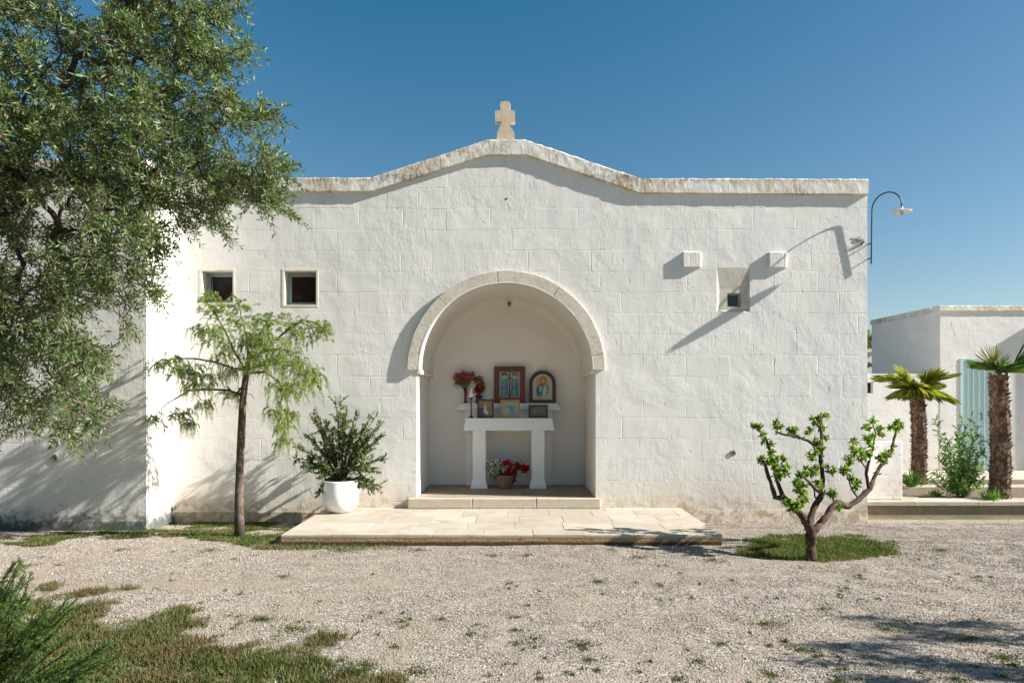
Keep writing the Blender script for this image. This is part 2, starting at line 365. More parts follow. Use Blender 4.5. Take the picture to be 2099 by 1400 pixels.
gx = np.concatenate([np.linspace(-60, -9, 14)[:-1], np.linspace(-9, 9, 300), np.linspace(9, 60, 14)[1:]])
gy = np.concatenate([np.linspace(-30, -7, 8)[:-1], np.linspace(-7, .3, 146), np.linspace(.3, 220, 24)[1:]])
nx, ny = len(gx), len(gy)
V = []; msk = []
for yy in gy:
    for xx in gx:
        V.append((xx, yy, gz(xx, yy)+(.006*fbm(xx*6, yy*6, 2, 2) if abs(xx) < 9 else 0)))
        msk.append(gmask(xx, yy) if (abs(xx) < 9 and -6 < yy < .2) else (.3 if yy < .2 else .6))
Fq = np.array([(j*nx+i, j*nx+i+1, (j+1)*nx+i+1, (j+1)*nx+i) for j in range(ny-1) for i in range(nx-1)])
def groundmat():
    t = NT('gravel and earth'); p = t.pos(); at = t.n('ShaderNodeAttribute', attribute_name='turf'); m = at.outputs['Fac']
    vo = t.n('ShaderNodeTexVoronoi'); t.set(vo.inputs['Vector'], p); vo.inputs['Scale'].default_value = 62
    vc = t.n('ShaderNodeSeparateColor'); t.set(vc.inputs[0], vo.outputs['Color'])
    n1 = t.noise(p, 2.0, 5, .6); n2 = t.noise(p, 40, 4, .7)
    st = t.ramp(vc.outputs[0], [(0, (.12, .10, .08)), (.4, (.24, .20, .165)), (.75, (.32, .28, .235)), (1, (.44, .41, .36))])
    st = t.mix(t.math('MULTIPLY', t.step(n1, .42, .62), .7), st, t.mix(n2, (.22, .175, .125), (.33, .28, .22)))
    dirt = t.mix(n2, (.12, .085, .05), (.22, .165, .105)); dirt = t.mix(t.step(n1, .4, .6), dirt, (.09, .10, .035))
    c = t.mix(t.step(t.math('ADD', m, t.math('MULTIPLY', t.math('SUBTRACT', n2, .5), .5)), .15, .5), st, dirt)
    h = t.math('ADD', t.math('MULTIPLY', vo.outputs['Distance'], -.35), t.math('MULTIPLY', n2, .3))
    return t.finish(c, .95, t.bump(h, .02, .9), 0, .15)
g = np_mesh('ground', np.array(V), Fq, groundmat(), smooth=True)
at = g.data.attributes.new('turf', 'FLOAT', 'POINT'); at.data.foreach_set('value', np.array(msk, np.float32))
tag(g, 'pale gravel yard with patches of dry earth and turf in front of the chapel', 'ground', kind='structure')

# loose gravel stones
PAT = (X(575, -1.75), X(1481, -1.75), -1.75)
def band(x, y): return np.exp(-((y+3.05-.06*x)/.22)**2)+np.exp(-((y+4.62-.04*x)/.20)**2)
def gravel():
    n = 400000
    d = np.sqrt(N.uniform(3.3**2, 8.75**2, n)); x = N.uniform(-1, 1, n)*(d*.80+1.5); y = d-D
    d2 = N.random(n) < 1.0
    keep = ~((x > PAT[0]-.02) & (x < PAT[1]+.02) & (y > PAT[2]-.02)) & ~((x < -4.33) & (y > -.72)) & (y < -.04)
    x, y = x[keep], y[keep]
    keepm = np.array([N.random() > gmask(a, b)*1.15+.75*max(0, min(1, (fbm(a*.55, b*2.1, 21, 5)-.08)*2.8)) for a, b in zip(x, y)]); x, y = x[keepm], y[keepm]
    n = len(x); z = np.array([gz(a, b) for a, b in zip(x, y)])
    r = np.exp(N.normal(math.log(.0042), .36, n)).clip(.0022, .011)*(1-.3*band(x, y))*(1+.12*np.maximum(0, 8.75+y-4)/4)
    base = np.array([(1, 0, 0), (0, 1, 0), (-1, 0, 0), (0, -1, 0), (0, 0, .6), (0, 0, -.6)], float)
    q = base[None]*r[:, None, None]*N.uniform(.65, 1.25, (n, 6, 1))
    a = N.uniform(0, 6.28, n); ca, sa = np.cos(a)[:, None], np.sin(a)[:, None]
    tl = N.normal(0, .3, n)[:, None]
    qx = q[:, :, 0]*ca-q[:, :, 1]*sa; qy = q[:, :, 0]*sa+q[:, :, 1]*ca; qz = q[:, :, 2]+qx*tl
    V = np.stack([qx+x[:, None], qy+y[:, None], qz+(z+r*.25)[:, None]], -1)
    f = np.array([(0, 1, 4), (1, 2, 4), (2, 3, 4), (3, 0, 4), (1, 0, 5), (2, 1, 5), (3, 2, 5), (0, 3, 5)])
    Fq = (np.arange(n)*6)[:, None, None]+f[None]
    t = NT('gravel stones'); gg = t.n('ShaderNodeNewGeometry')
    big = t.noise(gg.outputs['Position'], 1.3, 4)
    c = t.ramp(gg.outputs['Random Per Island'], [(0, (.17, .14, .115)), (.3, (.29, .25, .205)), (.6, (.36, .32, .27)), (.85, (.41, .37, .32)), (1, (.52, .49, .44))])
    c = t.mix(t.math('MULTIPLY', t.step(big, .44, .66), .5), c, (.27, .22, .17))
    o = np_mesh('gravel', V.reshape(-1, 3), Fq.reshape(-1, 3), t.finish(c, .9, None, 0, .2))
    tag(o, 'loose beige and pinkish gravel stones covering the yard', 'gravel', kind='stuff')
gravel()

def blades(name, label, pts, mat, hmin, hmax, wd=.004):
    P = np.array(pts); n = len(P)
    a = N.uniform(0, 6.28, n); lean = N.uniform(.1, 1.1, n)
    T = np.stack([np.cos(a)*lean, np.sin(a)*lean, np.ones(n)], -1)
    L = Leaves(); L.add(P, T, rdir(n), N.uniform(hmin, hmax, n), N.uniform(.7, 1.4, n)*wd, 0, .2, .25, w1=.25, w2=.6)
    return tag(L.build(name, mat), label, 'grass', kind='stuff')
def inpatio(x, y): return (PAT[0]-.02 < x < PAT[1]+.02 and y > PAT[2]-.02) or (x < -4.32 and y > -.70) or y > -.02
lawn = []; strip = []; tuft = []; c = 0
while len(lawn) < 60000 and c < 700000:
    c += 1
    d = math.sqrt(R.uniform(3.2**2, 5.6**2)); x = R.uniform(-1, .05)*d*.85; y = d-D
    if R.random() < gmask(x, y)**1.3: lawn.append((x, y, gz(x, y)-.003))
for reg in ((-7.2, -2.2, -1.9, -.02, 190000), (2.2, 4.6, -3.0, -1.0, 95000)):
    for _ in range(reg[4]):
        x = R.uniform(reg[0], reg[1]); y = R.uniform(reg[2], reg[3])
        if inpatio(x, y): continue
        if R.random() < gmask(x, y)**1.2*.5: strip.append((x, y, gz(x, y)-.003))
for px, py, rx, ry in TUFTS:
    d = (H-.08)*F/(py-815); s = F/d; cx = (px-1050)/s; cy = d-D
    wx, wy = rx/s, ry*d/(py-815)*1.0
    for _ in range(int(16+wx*wy*9000) if rx < 10 else int(24+min(wx*wy, .12)*15000)):
        a = R.uniform(0, 6.28); r = abs(R.gauss(0, .75)); x = cx+math.cos(a)*r*wx; y = cy+math.sin(a)*r*wy
        if not inpatio(x, y) and y < -.05: tuft.append((x, y, gz(x, y)-.002))
blades('lawn', 'patchy green and straw coloured lawn at the lower left beside the gravel', lawn, M['grass'], .012, .055)
blades('grass', 'short bright green grass along the wall foot and round the lemon tree', strip, M['grass_g'], .014, .042, .006)
blades('weeds', 'low dull green weeds scattered through the gravel', tuft, M['grass_d'], .008, .024, .0055)
# a soft green line under the left end of the patio
und = [(R.uniform(-2.6, -1.0), R.uniform(-1.95, -1.76), .078) for _ in range(2600)]
blades('patio_grass', 'green grass growing against the left front edge of the stone patio', [p for p in und if R.random() < (-p[0]-.9)/1.5], M['grass_g'], .015, .05, .005)

# ------------------------------------------------------------------ patio
def patiomat():
    t = NT('cream limestone paving'); g_ = t.n('ShaderNodeNewGeometry'); p = g_.outputs['Position']; r = g_.outputs['Random Per Island']
    n1 = t.noise(p, 3, 5, .65); n2 = t.noise(t.scalev(p, (1, 4, 4)), 12, 4, .6); n3 = t.noise(p, 90, 3)
    c = t.mix(r, (.39, .35, .285), (.47, .425, .355)); c = t.mix(t.step(n1, .4, .7), c, (.35, .30, .225)); c = t.mix(t.math('MULTIPLY', t.step(n2, .5, .72), .4), c, (.36, .29, .19))
    return t.finish(c, .75, t.bump(t.math('ADD', n3, t.math('MULTIPLY', n2, 2)), .0015), 0, .25)
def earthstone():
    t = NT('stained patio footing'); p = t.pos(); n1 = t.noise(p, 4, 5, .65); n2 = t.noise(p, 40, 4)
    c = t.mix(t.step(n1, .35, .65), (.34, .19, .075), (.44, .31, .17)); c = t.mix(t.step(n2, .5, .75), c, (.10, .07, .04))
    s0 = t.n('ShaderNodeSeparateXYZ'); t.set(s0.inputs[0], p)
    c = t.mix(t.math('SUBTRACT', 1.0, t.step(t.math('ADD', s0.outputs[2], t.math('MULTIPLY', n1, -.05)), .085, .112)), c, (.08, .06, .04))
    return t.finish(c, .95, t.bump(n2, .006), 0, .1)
pm = patiomat(); em = earthstone()
pr = bpy.data.objects.new('patio', None); C.objects.link(pr); tag(pr, 'low cream limestone patio in front of the arched niche', 'patio', kind='structure')
b = MB(); PZ = .194
rows = [-1.75, -1.45, -1.05, -.62, -.23, -.0]
k = 0
for ri in range(len(rows)-1):
    y0, y1 = rows[ri], rows[ri+1]; x = PAT[0]; first = True
    while x < PAT[1]-.01:
        w = R.uniform(.50, .56) if ri else .518
        if first: w *= (1.0, .55, .8, .35, .7)[ri]; first = False
        x1 = min(PAT[1], x+w)
        if PAT[1]-x1 < .15: x1 = PAT[1]
        dz = R.uniform(-.0025, .0025)
        b.box(x+.0015, x1-.0015, y0+.002, y1-.002, PZ-.032, PZ+dz); x = x1
b.build('paving', pm, pr, bevel=.004)
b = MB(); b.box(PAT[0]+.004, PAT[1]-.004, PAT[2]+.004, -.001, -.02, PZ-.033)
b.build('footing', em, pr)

# ------------------------------------------------------------------ chapel
CX, SPR, RA, JW, ROUT = -.078, 1.956, 1.106, 1.147, 1.258
NF, NB = .319, 1.36               # niche floor height, niche depth
XL, XR = -4.33, 4.55
ch = E('chapel', (0, 0, 0), 'whitewashed chapel facade with low gabled parapet, stone cross and arched niche', 'chapel')
top = [(X(a), Z(b_)-.02) for a, b_ in [(358, 365), (760, 365), (1000, 288), (1078, 288), (1312, 367), (1778, 369)]]
top[0] = (XL, top[0][1]); top[-1] = (XR, top[-1][1])
arch = [(CX+RA*math.cos(math.pi*i/40), SPR+RA*math.sin(math.pi*i/40)) for i in range(41)]   # right to left
open_loop = [(CX-JW, NF), (CX+JW, NF), (CX+JW, SPR)]+arch+[(CX-JW, SPR)]
def rect(a, b_, c_, d_): return [(X(a), Z(d_)), (X(b_), Z(d_)), (X(b_), Z(c_)), (X(a), Z(c_))]
WIN = [(414, 477, 556, 621), (583, 648, 556, 625)]
SW = (1469, 1537, 549, 640)
outer = [(XL, -.2), (XR, -.2)]+top[::-1]
b = MB(); b.sheet([outer, open_loop]+[rect(*w) for w in WIN]+[rect(*SW)], 0)
BK = 3.2; zt = top[0][1]
b.add([(XR, 0, -.2), (XR, BK, -.2), (XR, BK, top[-1][1]), (XR, 0, top[-1][1])], [(0, 1, 2, 3)])
b.add([(XL, 0, -.2), (XL, BK, -.2), (XL, BK, zt), (XL, 0, zt)], [(3, 2, 1, 0)])
b.add([(XL, BK, -.2), (XR, BK, -.2), (XR, BK, zt), (XL, BK, zt)], [(1, 0, 3, 2)])
b.add([(XL, .3, zt-.12), (XR, .3, zt-.12), (XR, BK, zt-.12), (XL, BK, zt-.12)], [(0, 1, 2, 3)])
b.prism([(x, z-.001) for x, z in top]+[(XR-.001, zt-.3), (XL+.001, zt-.3)], .002, .32)
b.build('facade', M['wall'], ch)
# plinth course, slightly proud
for x0, x1, zp in ((XL+.001, PAT[0]-.0, .137), (PAT[1], XR+.010, .165)):
    b = MB(); b.box(x0, x1, -.016 if x0 < 0 else -.008, -.0, -.2, zp, t=.004); b.build('plinth', M['plinth'] if x0 < 0 else M['wall'], ch)
# cornice swept along the parapet with worn edges
def cornice(name, prof_top, prof_bot, y0, y1, mat, parent, step=.035, amp=.006, seed=0):
    xs0, xs1 = prof_top[0][0], prof_top[-1][0]; n = int((xs1-xs0)/step)
    def ev(pr, x):
        for (xa, za), (xb, zb) in zip(pr[:-1], pr[1:]):
            if x <= xb+1e-6: return za+(zb-za)*(x-xa)/(xb-xa)
        return pr[-1][1]
    vs = []; m = 8
    for i in range(n+1):
        x = xs0+(xs1-xs0)*i/n; zt_ = ev(prof_top, x); zb = ev(prof_bot, x)
        ring = [(y1, zb), (y0+.008, zb), (y0, zb+.010), (y0, zb+.10), (y0, zt_-.014), (y0+.014, zt_), (y0+.14, zt_+.003), (y1, zt_)]
        for j, (yy, z_) in enumerate(ring):
            if 0 < j < 7:
                f = 1 if j in (3,) else (2.0 if j in (4, 5) else .9)
                yy += amp*.35*fbm(x*9, j*3.7, seed, 3); z_ += amp*f*(.35*fbm(x*3, j*5.1, seed+9, 2)+.5*fbm(x*22, j*5.1, seed+3, 2))
            vs.append((x, yy, z_))
    fs = [(i*m+j, (i+1)*m+j, (i+1)*m+(j+1)%m, i*m+(j+1)%m) for i in range(n) for j in range(m)]
    fs = [tuple(reversed(f)) for f in fs]
    fs += [tuple(range(m)), tuple(reversed(range(n*m, n*m+m)))]
    b = MB(); b.add(vs, fs); return b.build(name, mat, parent)
CY = -.043
ct = [(X(a, CY), Z(b_, CY)) for a, b_ in [(340, 364), (760, 364), (1000, 286), (1078, 286), (1312, 365), (1781, 367)]]
cb = [(X(a, CY), Z(b_, CY)) for a, b_ in [(340, 393), (760, 393), (1000, 318), (1080, 318), (1312, 396), (1781, 399)]]
ct[0] = (XL+.002, ct[0][1]); cb[0] = (XL+.002, cb[0][1])
cornice('cornice', ct, cb, CY, .36, M['cornice'], ch, amp=.009)
# gable cross
def PZX(pts, y): return [(X(a, y), Z(b_, y)) for a, b_ in pts]
b = MB()
cr = [(1018, 287), (1019, 272), (1026, 258), (1029, 249), (1015, 249), (1014.5, 227), (1026, 227), (1025, 213), (1028, 208.5), (1042, 208), (1046, 212), (1045, 227), (1055.5, 227), (1056, 249), (1043, 249), (1046, 260), (1054, 271), (1055, 287)]
b.prism(PZX(cr, .03), .03, .15)
b.build('cross', M['cross'], ch, bevel=.008)
# hood ring over the arch: separate voussoirs
b = MB(); nv = 19; HY = -.045
for i in range(nv):
    a0 = math.pi*i/nv+.0003; a1 = math.pi*(i+1)/nv-.0003; q = []
    jr = R.uniform(-.004, .004); jy = R.uniform(-.002, .002)
    sub = [a0+(a1-a0)*s_/3 for s_ in range(4)]
    loop = [(CX+(ROUT+jr)*math.cos(a), SPR+(ROUT+jr)*math.sin(a)) for a in sub]+[(CX+(RA+.012)*math.cos(a), SPR+(RA+.012)*math.sin(a)) for a in reversed(sub)]
    b.prism(loop, HY+jy, .0-.0005)
b.build('arch_hood', M['hood'], ch, bevel=.0015)
b = MB(); ii = 48
vs = []; 
for i in range(ii+1):
    a = math.pi*i/ii
    for r_, y_ in ((RA+.016, HY-.001), (RA, HY-.001), (RA, .05)): vs.append((CX+r_*math.cos(a), y_, SPR+r_*math.sin(a)))
fs = [(i*3+j, i*3+j+1, (i+1)*3+j+1, (i+1)*3+j) for i in range(ii) for j in range(2)]
b.add(vs, fs); b.build('arch_edge', M['altar'], ch, smooth=False)
# niche: jambs, barrel vault rounded into the back wall
b = MB(); rings = [(0.0, 0.0), (NB-.22, 0.0)]+[(NB-.22+.22*math.sin(t*math.pi/10), .12*(1-math.cos(t*math.pi/10))) for t in range(1, 6)]
na = 48; vs = []
for (yy, ins) in rings:
    for i in range(na+1):
        a = math.pi*i/na; vs.append((CX+(RA-ins*math.sin(a)**.7)*math.cos(a), yy, SPR+(RA-ins)*math.sin(a)))
m = na+1
fs = [(k_*m+i, k_*m+i+1, (k_+1)*m+i+1, (k_+1)*m+i) for k_ in range(len(rings)-1) for i in range(na)]
b.add(vs, fs)
bl = [(vs[(len(rings)-1)*m+i][0], vs[(len(rings)-1)*m+i][2]) for i in range(na+1)]
b.sheet([[(CX-RA, SPR), (CX+RA, SPR)]+bl[1:-1]], NB)
b.build('vault', M['niche'], ch, smooth=True)
b = MB()
b.add([(CX-JW, .0, NF-.1), (CX-JW, NB, NF-.1), (CX-JW, NB, SPR), (CX-JW, .0, SPR)], [(0, 1, 2, 3)])
b.add([(CX+JW, .0, NF-.1), (CX+JW, NB, NF-.1), (CX+JW, NB, SPR), (CX+JW, .0, SPR)], [(3, 2, 1, 0)])
b.add([(CX-JW, NB, NF-.1), (CX+JW, NB, NF-.1), (CX+JW, NB, SPR-.001), (CX-JW, NB, SPR-.001)], [(0, 1, 2, 3)])
b.build('niche_wall', M['niche'], ch)
for s_ in (-1, 1):
    b = MB(); xa, xb = sorted((CX+s_*(JW+.0), CX+s_*(JW-.062)))
    b.box(xa, xb, -.012, NB, SPR-.055, SPR+.001)
    b.build('impost', M['niche'], ch, bevel=.012)
# niche floor and sill
fl = MB()
for i in range(5):
    for j in range(3):
        x0 = CX-JW+.004+i*(2*JW-.008)/5; x1 = x0+(2*JW-.008)/5
        fl.box(x0+.001, x1-.001, .002+j*.45, min(NB-.002, .002+(j+1)*.45-.003), NF-.05, NF-.002+R.uniform(-.0015, .0015))
fl.build('niche_floor', stone('brown niche paving', (.33, .265, .195), (.19, .14, .095), spots=.5, scale=.5, bump=.001), ch, bevel=.002)
b = MB(); xs = [X(838), X(838)+.82, X(838)+1.63, X(1229)]
for i in range(3): b.box(xs[i]+.001, xs[i+1]-.001, -.10, .0, PZ+.004, NF+.001, t=.004)
b.build('sill', M['sill'], ch, bevel=.006)
# windows
def boxrev(b, x0, x1, z0, z1, y0, y1, mi=0):
    vs = [(x0, y0, z0), (x1, y0, z0), (x1, y0, z1), (x0, y0, z1), (x0, y1, z0), (x1, y1, z0), (x1, y1, z1), (x0, y1, z1)]
    b.add(vs, [(0, 1, 5, 4), (1, 2, 6, 5), (2, 3, 7, 6), (3, 0, 4, 7), (4, 5, 6, 7)], mi)
def ringbox(b, x0, x1, z0, z1, w, y0, y1, mi=0):
    b.box(x0, x1, y0, y1, z0, z0+w, mi); b.box(x0, x1, y0, y1, z1-w, z1, mi)
    b.box(x0, x0+w, y0, y1, z0+w, z1-w, mi); b.box(x1-w, x1, y0, y1, z0+w, z1-w, mi)
for a, b_, c_, d_ in WIN:
    x0, x1, z1, z0 = X(a), X(b_), Z(c_), Z(d_)
    b = MB(); boxrev(b, x0, x1, z0, z1, 0, .26)
    o = b.build('window', M['surround'], ch)
    b = MB(); ringbox(b, x0-.03, x1+.03, z0-.028, z1+.028, .0285, -.004, .02); b.build('surround', M['surround'], o, bevel=.002)
    b = MB(); ringbox(b, x0+.002, x1-.002, z0+.002, z1-.002, .022, .13, .18); ringbox(b, x0+.025, x1-.025, z0+.025, z1-.025, .022, .142, .175)
    b.build('frame', M['greywood'], o, bevel=.003)
    b = MB(); b.box(x0+.048, x1-.048, .158, .164, z0+.048, z1-.048); b.build('pane', M['glass'], o)
    b = MB(); b.tube([(x1-.035, .125, (z0+z1)/2-.03), (x1-.035, .125, (z0+z1)/2+.03)], .006); b.build('handle', M['brass'], o)
# deep little slit window with a splayed lintel
a, b_, c_, d_ = SW; x0, x1, z1, z0 = X(a), X(b_), Z(c_), Z(d_)
ix0, ix1, iz1, iz0 = X(1489, .06), X(1517, .06), Z(602, .06), Z(630, .06)
b = MB(); mz = Z(591, .04)
o_ = [(x0, 0, z0), (x1, 0, z0), (x1, 0, z1), (x0, 0, z1)]
b.add([(x0, 0, z1), (x1, 0, z1), (x1-.03, .020, mz), (x0+.04, .020, mz), (x0, 0, z0), (x1, 0, z0), (x1-.03, .022, z0+.03), (x0+.04, .022, z0+.03)],
      [(0, 3, 2, 1), (0, 4, 7, 3), (1, 2, 6, 5), (4, 5, 6, 7)])
b.build('slit_window', M['slit'], ch); sl = bpy.data.objects['slit_window']
b = MB(); P0 = [(x0+.04, z0+.03), (x1-.03, z0+.03), (x1-.03, mz), (x0+.04, mz)]
b.sheet([P0, [(ix0, iz0), (ix1, iz0), (ix1, iz1), (ix0, iz1)]], .021)
boxrev(b, ix0, ix1, iz0, iz1, .021, .2); b.build('reveal', M['slit'], sl)
b = MB(); ringbox(b, ix0+.001, ix1-.001, iz0+.001, iz1-.001, .018, .09, .12); b.build('frame', M['greywood'], sl)
b = MB(); b.box(ix0+.019, ix1-.019, .10, .106, iz0+.019, iz1-.019); b.build('pane', M['glass'], sl)
# corbels
for a, b_, c_, d_ in ((1399, 1437, 517, 549), (1575, 1612, 517, 550)):
    x0, x1, z1, z0 = X(a), X(b_), Z(c_), Z(d_); dp = .042
    b = MB(); vs = [(x0, -.0, z0), (x1, -.0, z0), (x1, -.0, z1), (x0, -.0, z1), (x0+.004, -dp, z0+.004), (x1-.022, -dp, z0+.006), (x1-.012, -dp, z1-.010), (x0+.004, -dp, z1-.010)]
    b.add(vs, [(4, 5, 6, 7), (0, 1, 5, 4), (1, 2, 6, 5), (2, 3, 7, 6), (3, 0, 4, 7)]); b.build('corbel', M['wall'], ch, bevel=.004)
# vents, and a flat dark disc for the shade in a drilled hole
def vent(px, py, y, r, parent, par2=None):
    c = W(px, py, y); b = MB(); n = 20
    def ring(r_, yy): return [(c.x+r_*math.cos(6.283*i/n), yy, c.z+r_*math.sin(6.283*i/n)) for i in range(n)]
    vs = ring(r, y-.001)+ring(r, y-.012)+ring(r*.62, y-.014)+ring(r*.55, y-.004); fs = []
    for k_ in range(3): fs += [(k_*n+i, k_*n+(i+1)%n, (k_+1)*n+(i+1)%n, (k_+1)*n+i) for i in range(n)]
    b.add(vs, [tuple(reversed(f)) for f in fs]); b.add(ring(r*.56, y-.0045), [tuple(reversed(range(n)))], 1)  # last disc is painted dark for the shade behind the slats
    for q in (-.3, .0, .3): b.box(c.x-r*.5, c.x+r*.5, y-.011, y-.006, c.z+q*r-.003, c.z+q*r+.003)
    return b.build('vent', [M['fixture'], M['dark']], parent)
vent(1503, 928, 0, .036, ch)
b = MB(); c0 = W(1038, 408); b.add([(c0.x+.014*math.cos(t*.628), -.003, c0.z+.014*math.sin(t*.628)) for t in range(10)], [tuple(reversed(range(10)))]); b.build('hole_shade_disc', M['dark'], ch)  # no recess here: the hole's inner shade is a dark disc on the wall

# ------------------------------------------------------------------ side wing
wg = E('side_wing', (-6.5, -.67, 0), 'whitewashed wing stepping forward at the left, dappled with tree shade', 'building')
WY = -.67; WX = X(300, WY)
b = MB(); b.box(-12, WX, WY, 5.5, -.2, 4.34); b.build('wall', M['wing'], wg)
b = MB(); b.box(-12.01, WX+.006, WY-.014, -.02, -.2, .145, t=.004); b.build('plinth', M['wing_plinth'], wg)
cornice('cornice', [(-12, 4.41), (WX+.02, 4.41)], [(-12, 4.22), (WX+.02, 4.22)], WY-.043, WY+.3, M['cornice'], wg, amp=.012, seed=4)
vent(113, 939, WY, .045, wg)

# ------------------------------------------------------------------ wall lamp
lp = E('wall_lamp', (X(1787, -.05), -.05, Z(538, -.05)), 'dark iron gooseneck lamp with pale enamel shade on the right corner of the chapel', 'lamp')
px0 = X(1787, -.06); y0 = -.064; yb = -.044; S = W(1848, 428, -.34); A0 = Vector((px0, y0, Z(432, -.05)))
mid = (A0+Vector((S.x, S.y, A0.z)))/2; hr = (Vector((S.x, S.y, 0))-Vector((A0.x, A0.y, 0)))/2; zr = Z(395, -.2)-A0.z
path = [(px0, yb, Z(541, -.05)), (px0, yb+(y0-yb)*.35, Z(500, -.05)), (px0, yb+(y0-yb)*.75, Z(460, -.05))]
for i in range(17):
    a = math.pi-math.pi*i/16*.985; path.append(mid+Vector((hr.x*math.cos(a), hr.y*math.cos(a), zr*math.sin(a))))
path.append(Vector((S.x, S.y, S.z+.005)))
b = MB(); b.tube(path, .0082, 10); b.build('pole', M['iron'], lp, smooth=True)
for py in (500, 530):
    b = MB(); z_ = Z(py, -.05); b.tube([(XR-.0, -.045, z_), (px0, yb-(.012 if py == 500 else .002), z_)], .009, 8); b.tube([(XR+.001, -.045+.0, z_), (XR+.001, .12, z_)], .007, 6)
    b.build('bracket', M['iron'], lp)
b = MB(); b.lathe([(.0, .03), (.014, .03), (.018, .004), (.116, -.030), (.116, -.036), (.02, -.006), (.0, -.006)], (S.x, S.y, S.z-.006), 40)
b.build('lamp_shade', [M['enamel']], lp)
b = MB(); b.lathe([(.0, -.02), (.014, -.02), (.016, -.03), (.024, -.045), (.022, -.062), (.01, -.072), (.0, -.073)], (S.x, S.y, S.z-.012), 18)
b.build('bulb', M['bulb'], lp, smooth=True)
# small fitting with loose cables at the corner
sp = E('wall_spotlight', tuple(W(1766, 492, -.03)), 'small grey fitting with loose cables at the right edge of the chapel wall', 'light fitting')
c = W(1767, 495, -.012); b = MB(); b.tube([c+Vector((0, .012, -.05)), c+Vector((.0, .0, -.03)), c+Vector((.02, -.006, .0))], [.008, .012, .016], 10); b.build('body', M['fixture'], sp)
b = MB()
for k_ in range(6):
    q = c+Vector((R.uniform(-.03, .02), .008, R.uniform(-.03, .05)))
    b.tube([q, q+Vector((R.uniform(-.05, .03), -.006, R.uniform(-.02, .06))), q+Vector((R.uniform(-.09, .0), -.002, R.uniform(-.05, .05)))], .0035, 5)
b.build('cable', M['fixture'], sp)

# ------------------------------------------------------------------ altar and what stands on it
def zx(v): return 900+v/4.6667        # coordinates measured in the enlarged altar detail
def zy(v): return 720+v/4.6667
TY = .88                               # front plane of the altar
al = E('altar', (X(zx(665), TY), TY, NF), 'white painted stone altar table on two square pillars inside the niche', 'altar')
tz = Z(zy(640), TY); bz = Z(zy(757), TY)
xa, xb = X(zx(232), TY), X(zx(1104), TY)
b = MB(); b.box(xa, xb, TY-.02, TY+.36, bz, tz-.02, t=.03); b.box(xa+.022, xb-.022, TY-.0, TY+.355, tz-.0205, tz, t=.002); b.build('table_top', M['altar'], al, bevel=.005)
for u0, u1, f0, f1 in ((320, 445, 298, 462), (885, 1010, 865, 1028)):
    x0, x1 = X(zx(u0), TY), X(zx(u1), TY); g0, g1 = X(zx(f0), TY), X(zx(f1), TY); w = .012
    b = MB(); b.box(x0, x1, TY+.02, TY+.21, NF+.10, bz+.001)
    b.add([(g0, TY-.0, NF-.001), (g1, TY-.0, NF-.001), (g1, TY+.24, NF-.001), (g0, TY+.24, NF-.001), (g0+.008, TY+.0, NF+.05), (g1-.008, TY+.0, NF+.05), (g1-.008, TY+.23, NF+.05), (g0+.008, TY+.23, NF+.05),
           (x0+.001, TY+.021, NF+.13), (x1-.001, TY+.021, NF+.13), (x1-.001, TY+.209, NF+.13), (x0+.001, TY+.209, NF+.13)],
          [(0, 1, 5, 4), (1, 2, 6, 5), (2, 3, 7, 6), (3, 0, 4, 7), (4, 5, 9, 8), (5, 6, 10, 9), (6, 7, 11, 10), (7, 4, 8, 11)])
    b.build('leg', M['altar'], al, bevel=.004)
SY = 1.22                              # front plane of the shelf behind
sh = E('altar_shelf', (X(zx(665), SY), SY, NF), 'white raised stone shelf against the back wall behind the altar table', 'shelf')
sz = Z(zy(497), SY)
b = MB(); b.box(X(zx(170), SY), X(zx(1165), SY), SY-.03, NB-.002, sz-.10, sz-.055, tb=.0); b.box(X(zx(172), SY)+.012, X(zx(1163), SY)-.012, SY-.02, NB-.003, sz-.0555, sz, t=.03)
b.build('shelf_top', M['altar'], sh, bevel=.006)
b = MB(); b.box(X(zx(245), SY), X(zx(1080), SY), SY+.0, NB-.004, Z(zy(770), SY), sz-.101); b.build('shelf_body', M['altar'], sh, bevel=.004)
for u0, u1 in ((255, 325), (1010, 1078)):
    b = MB(); b.box(X(zx(u0), SY), X(zx(u1), SY), SY+.02, NB-.005, NF-.001, Z(zy(770), SY)-.001); b.build('pillar', M['altar'], sh, bevel=.003)
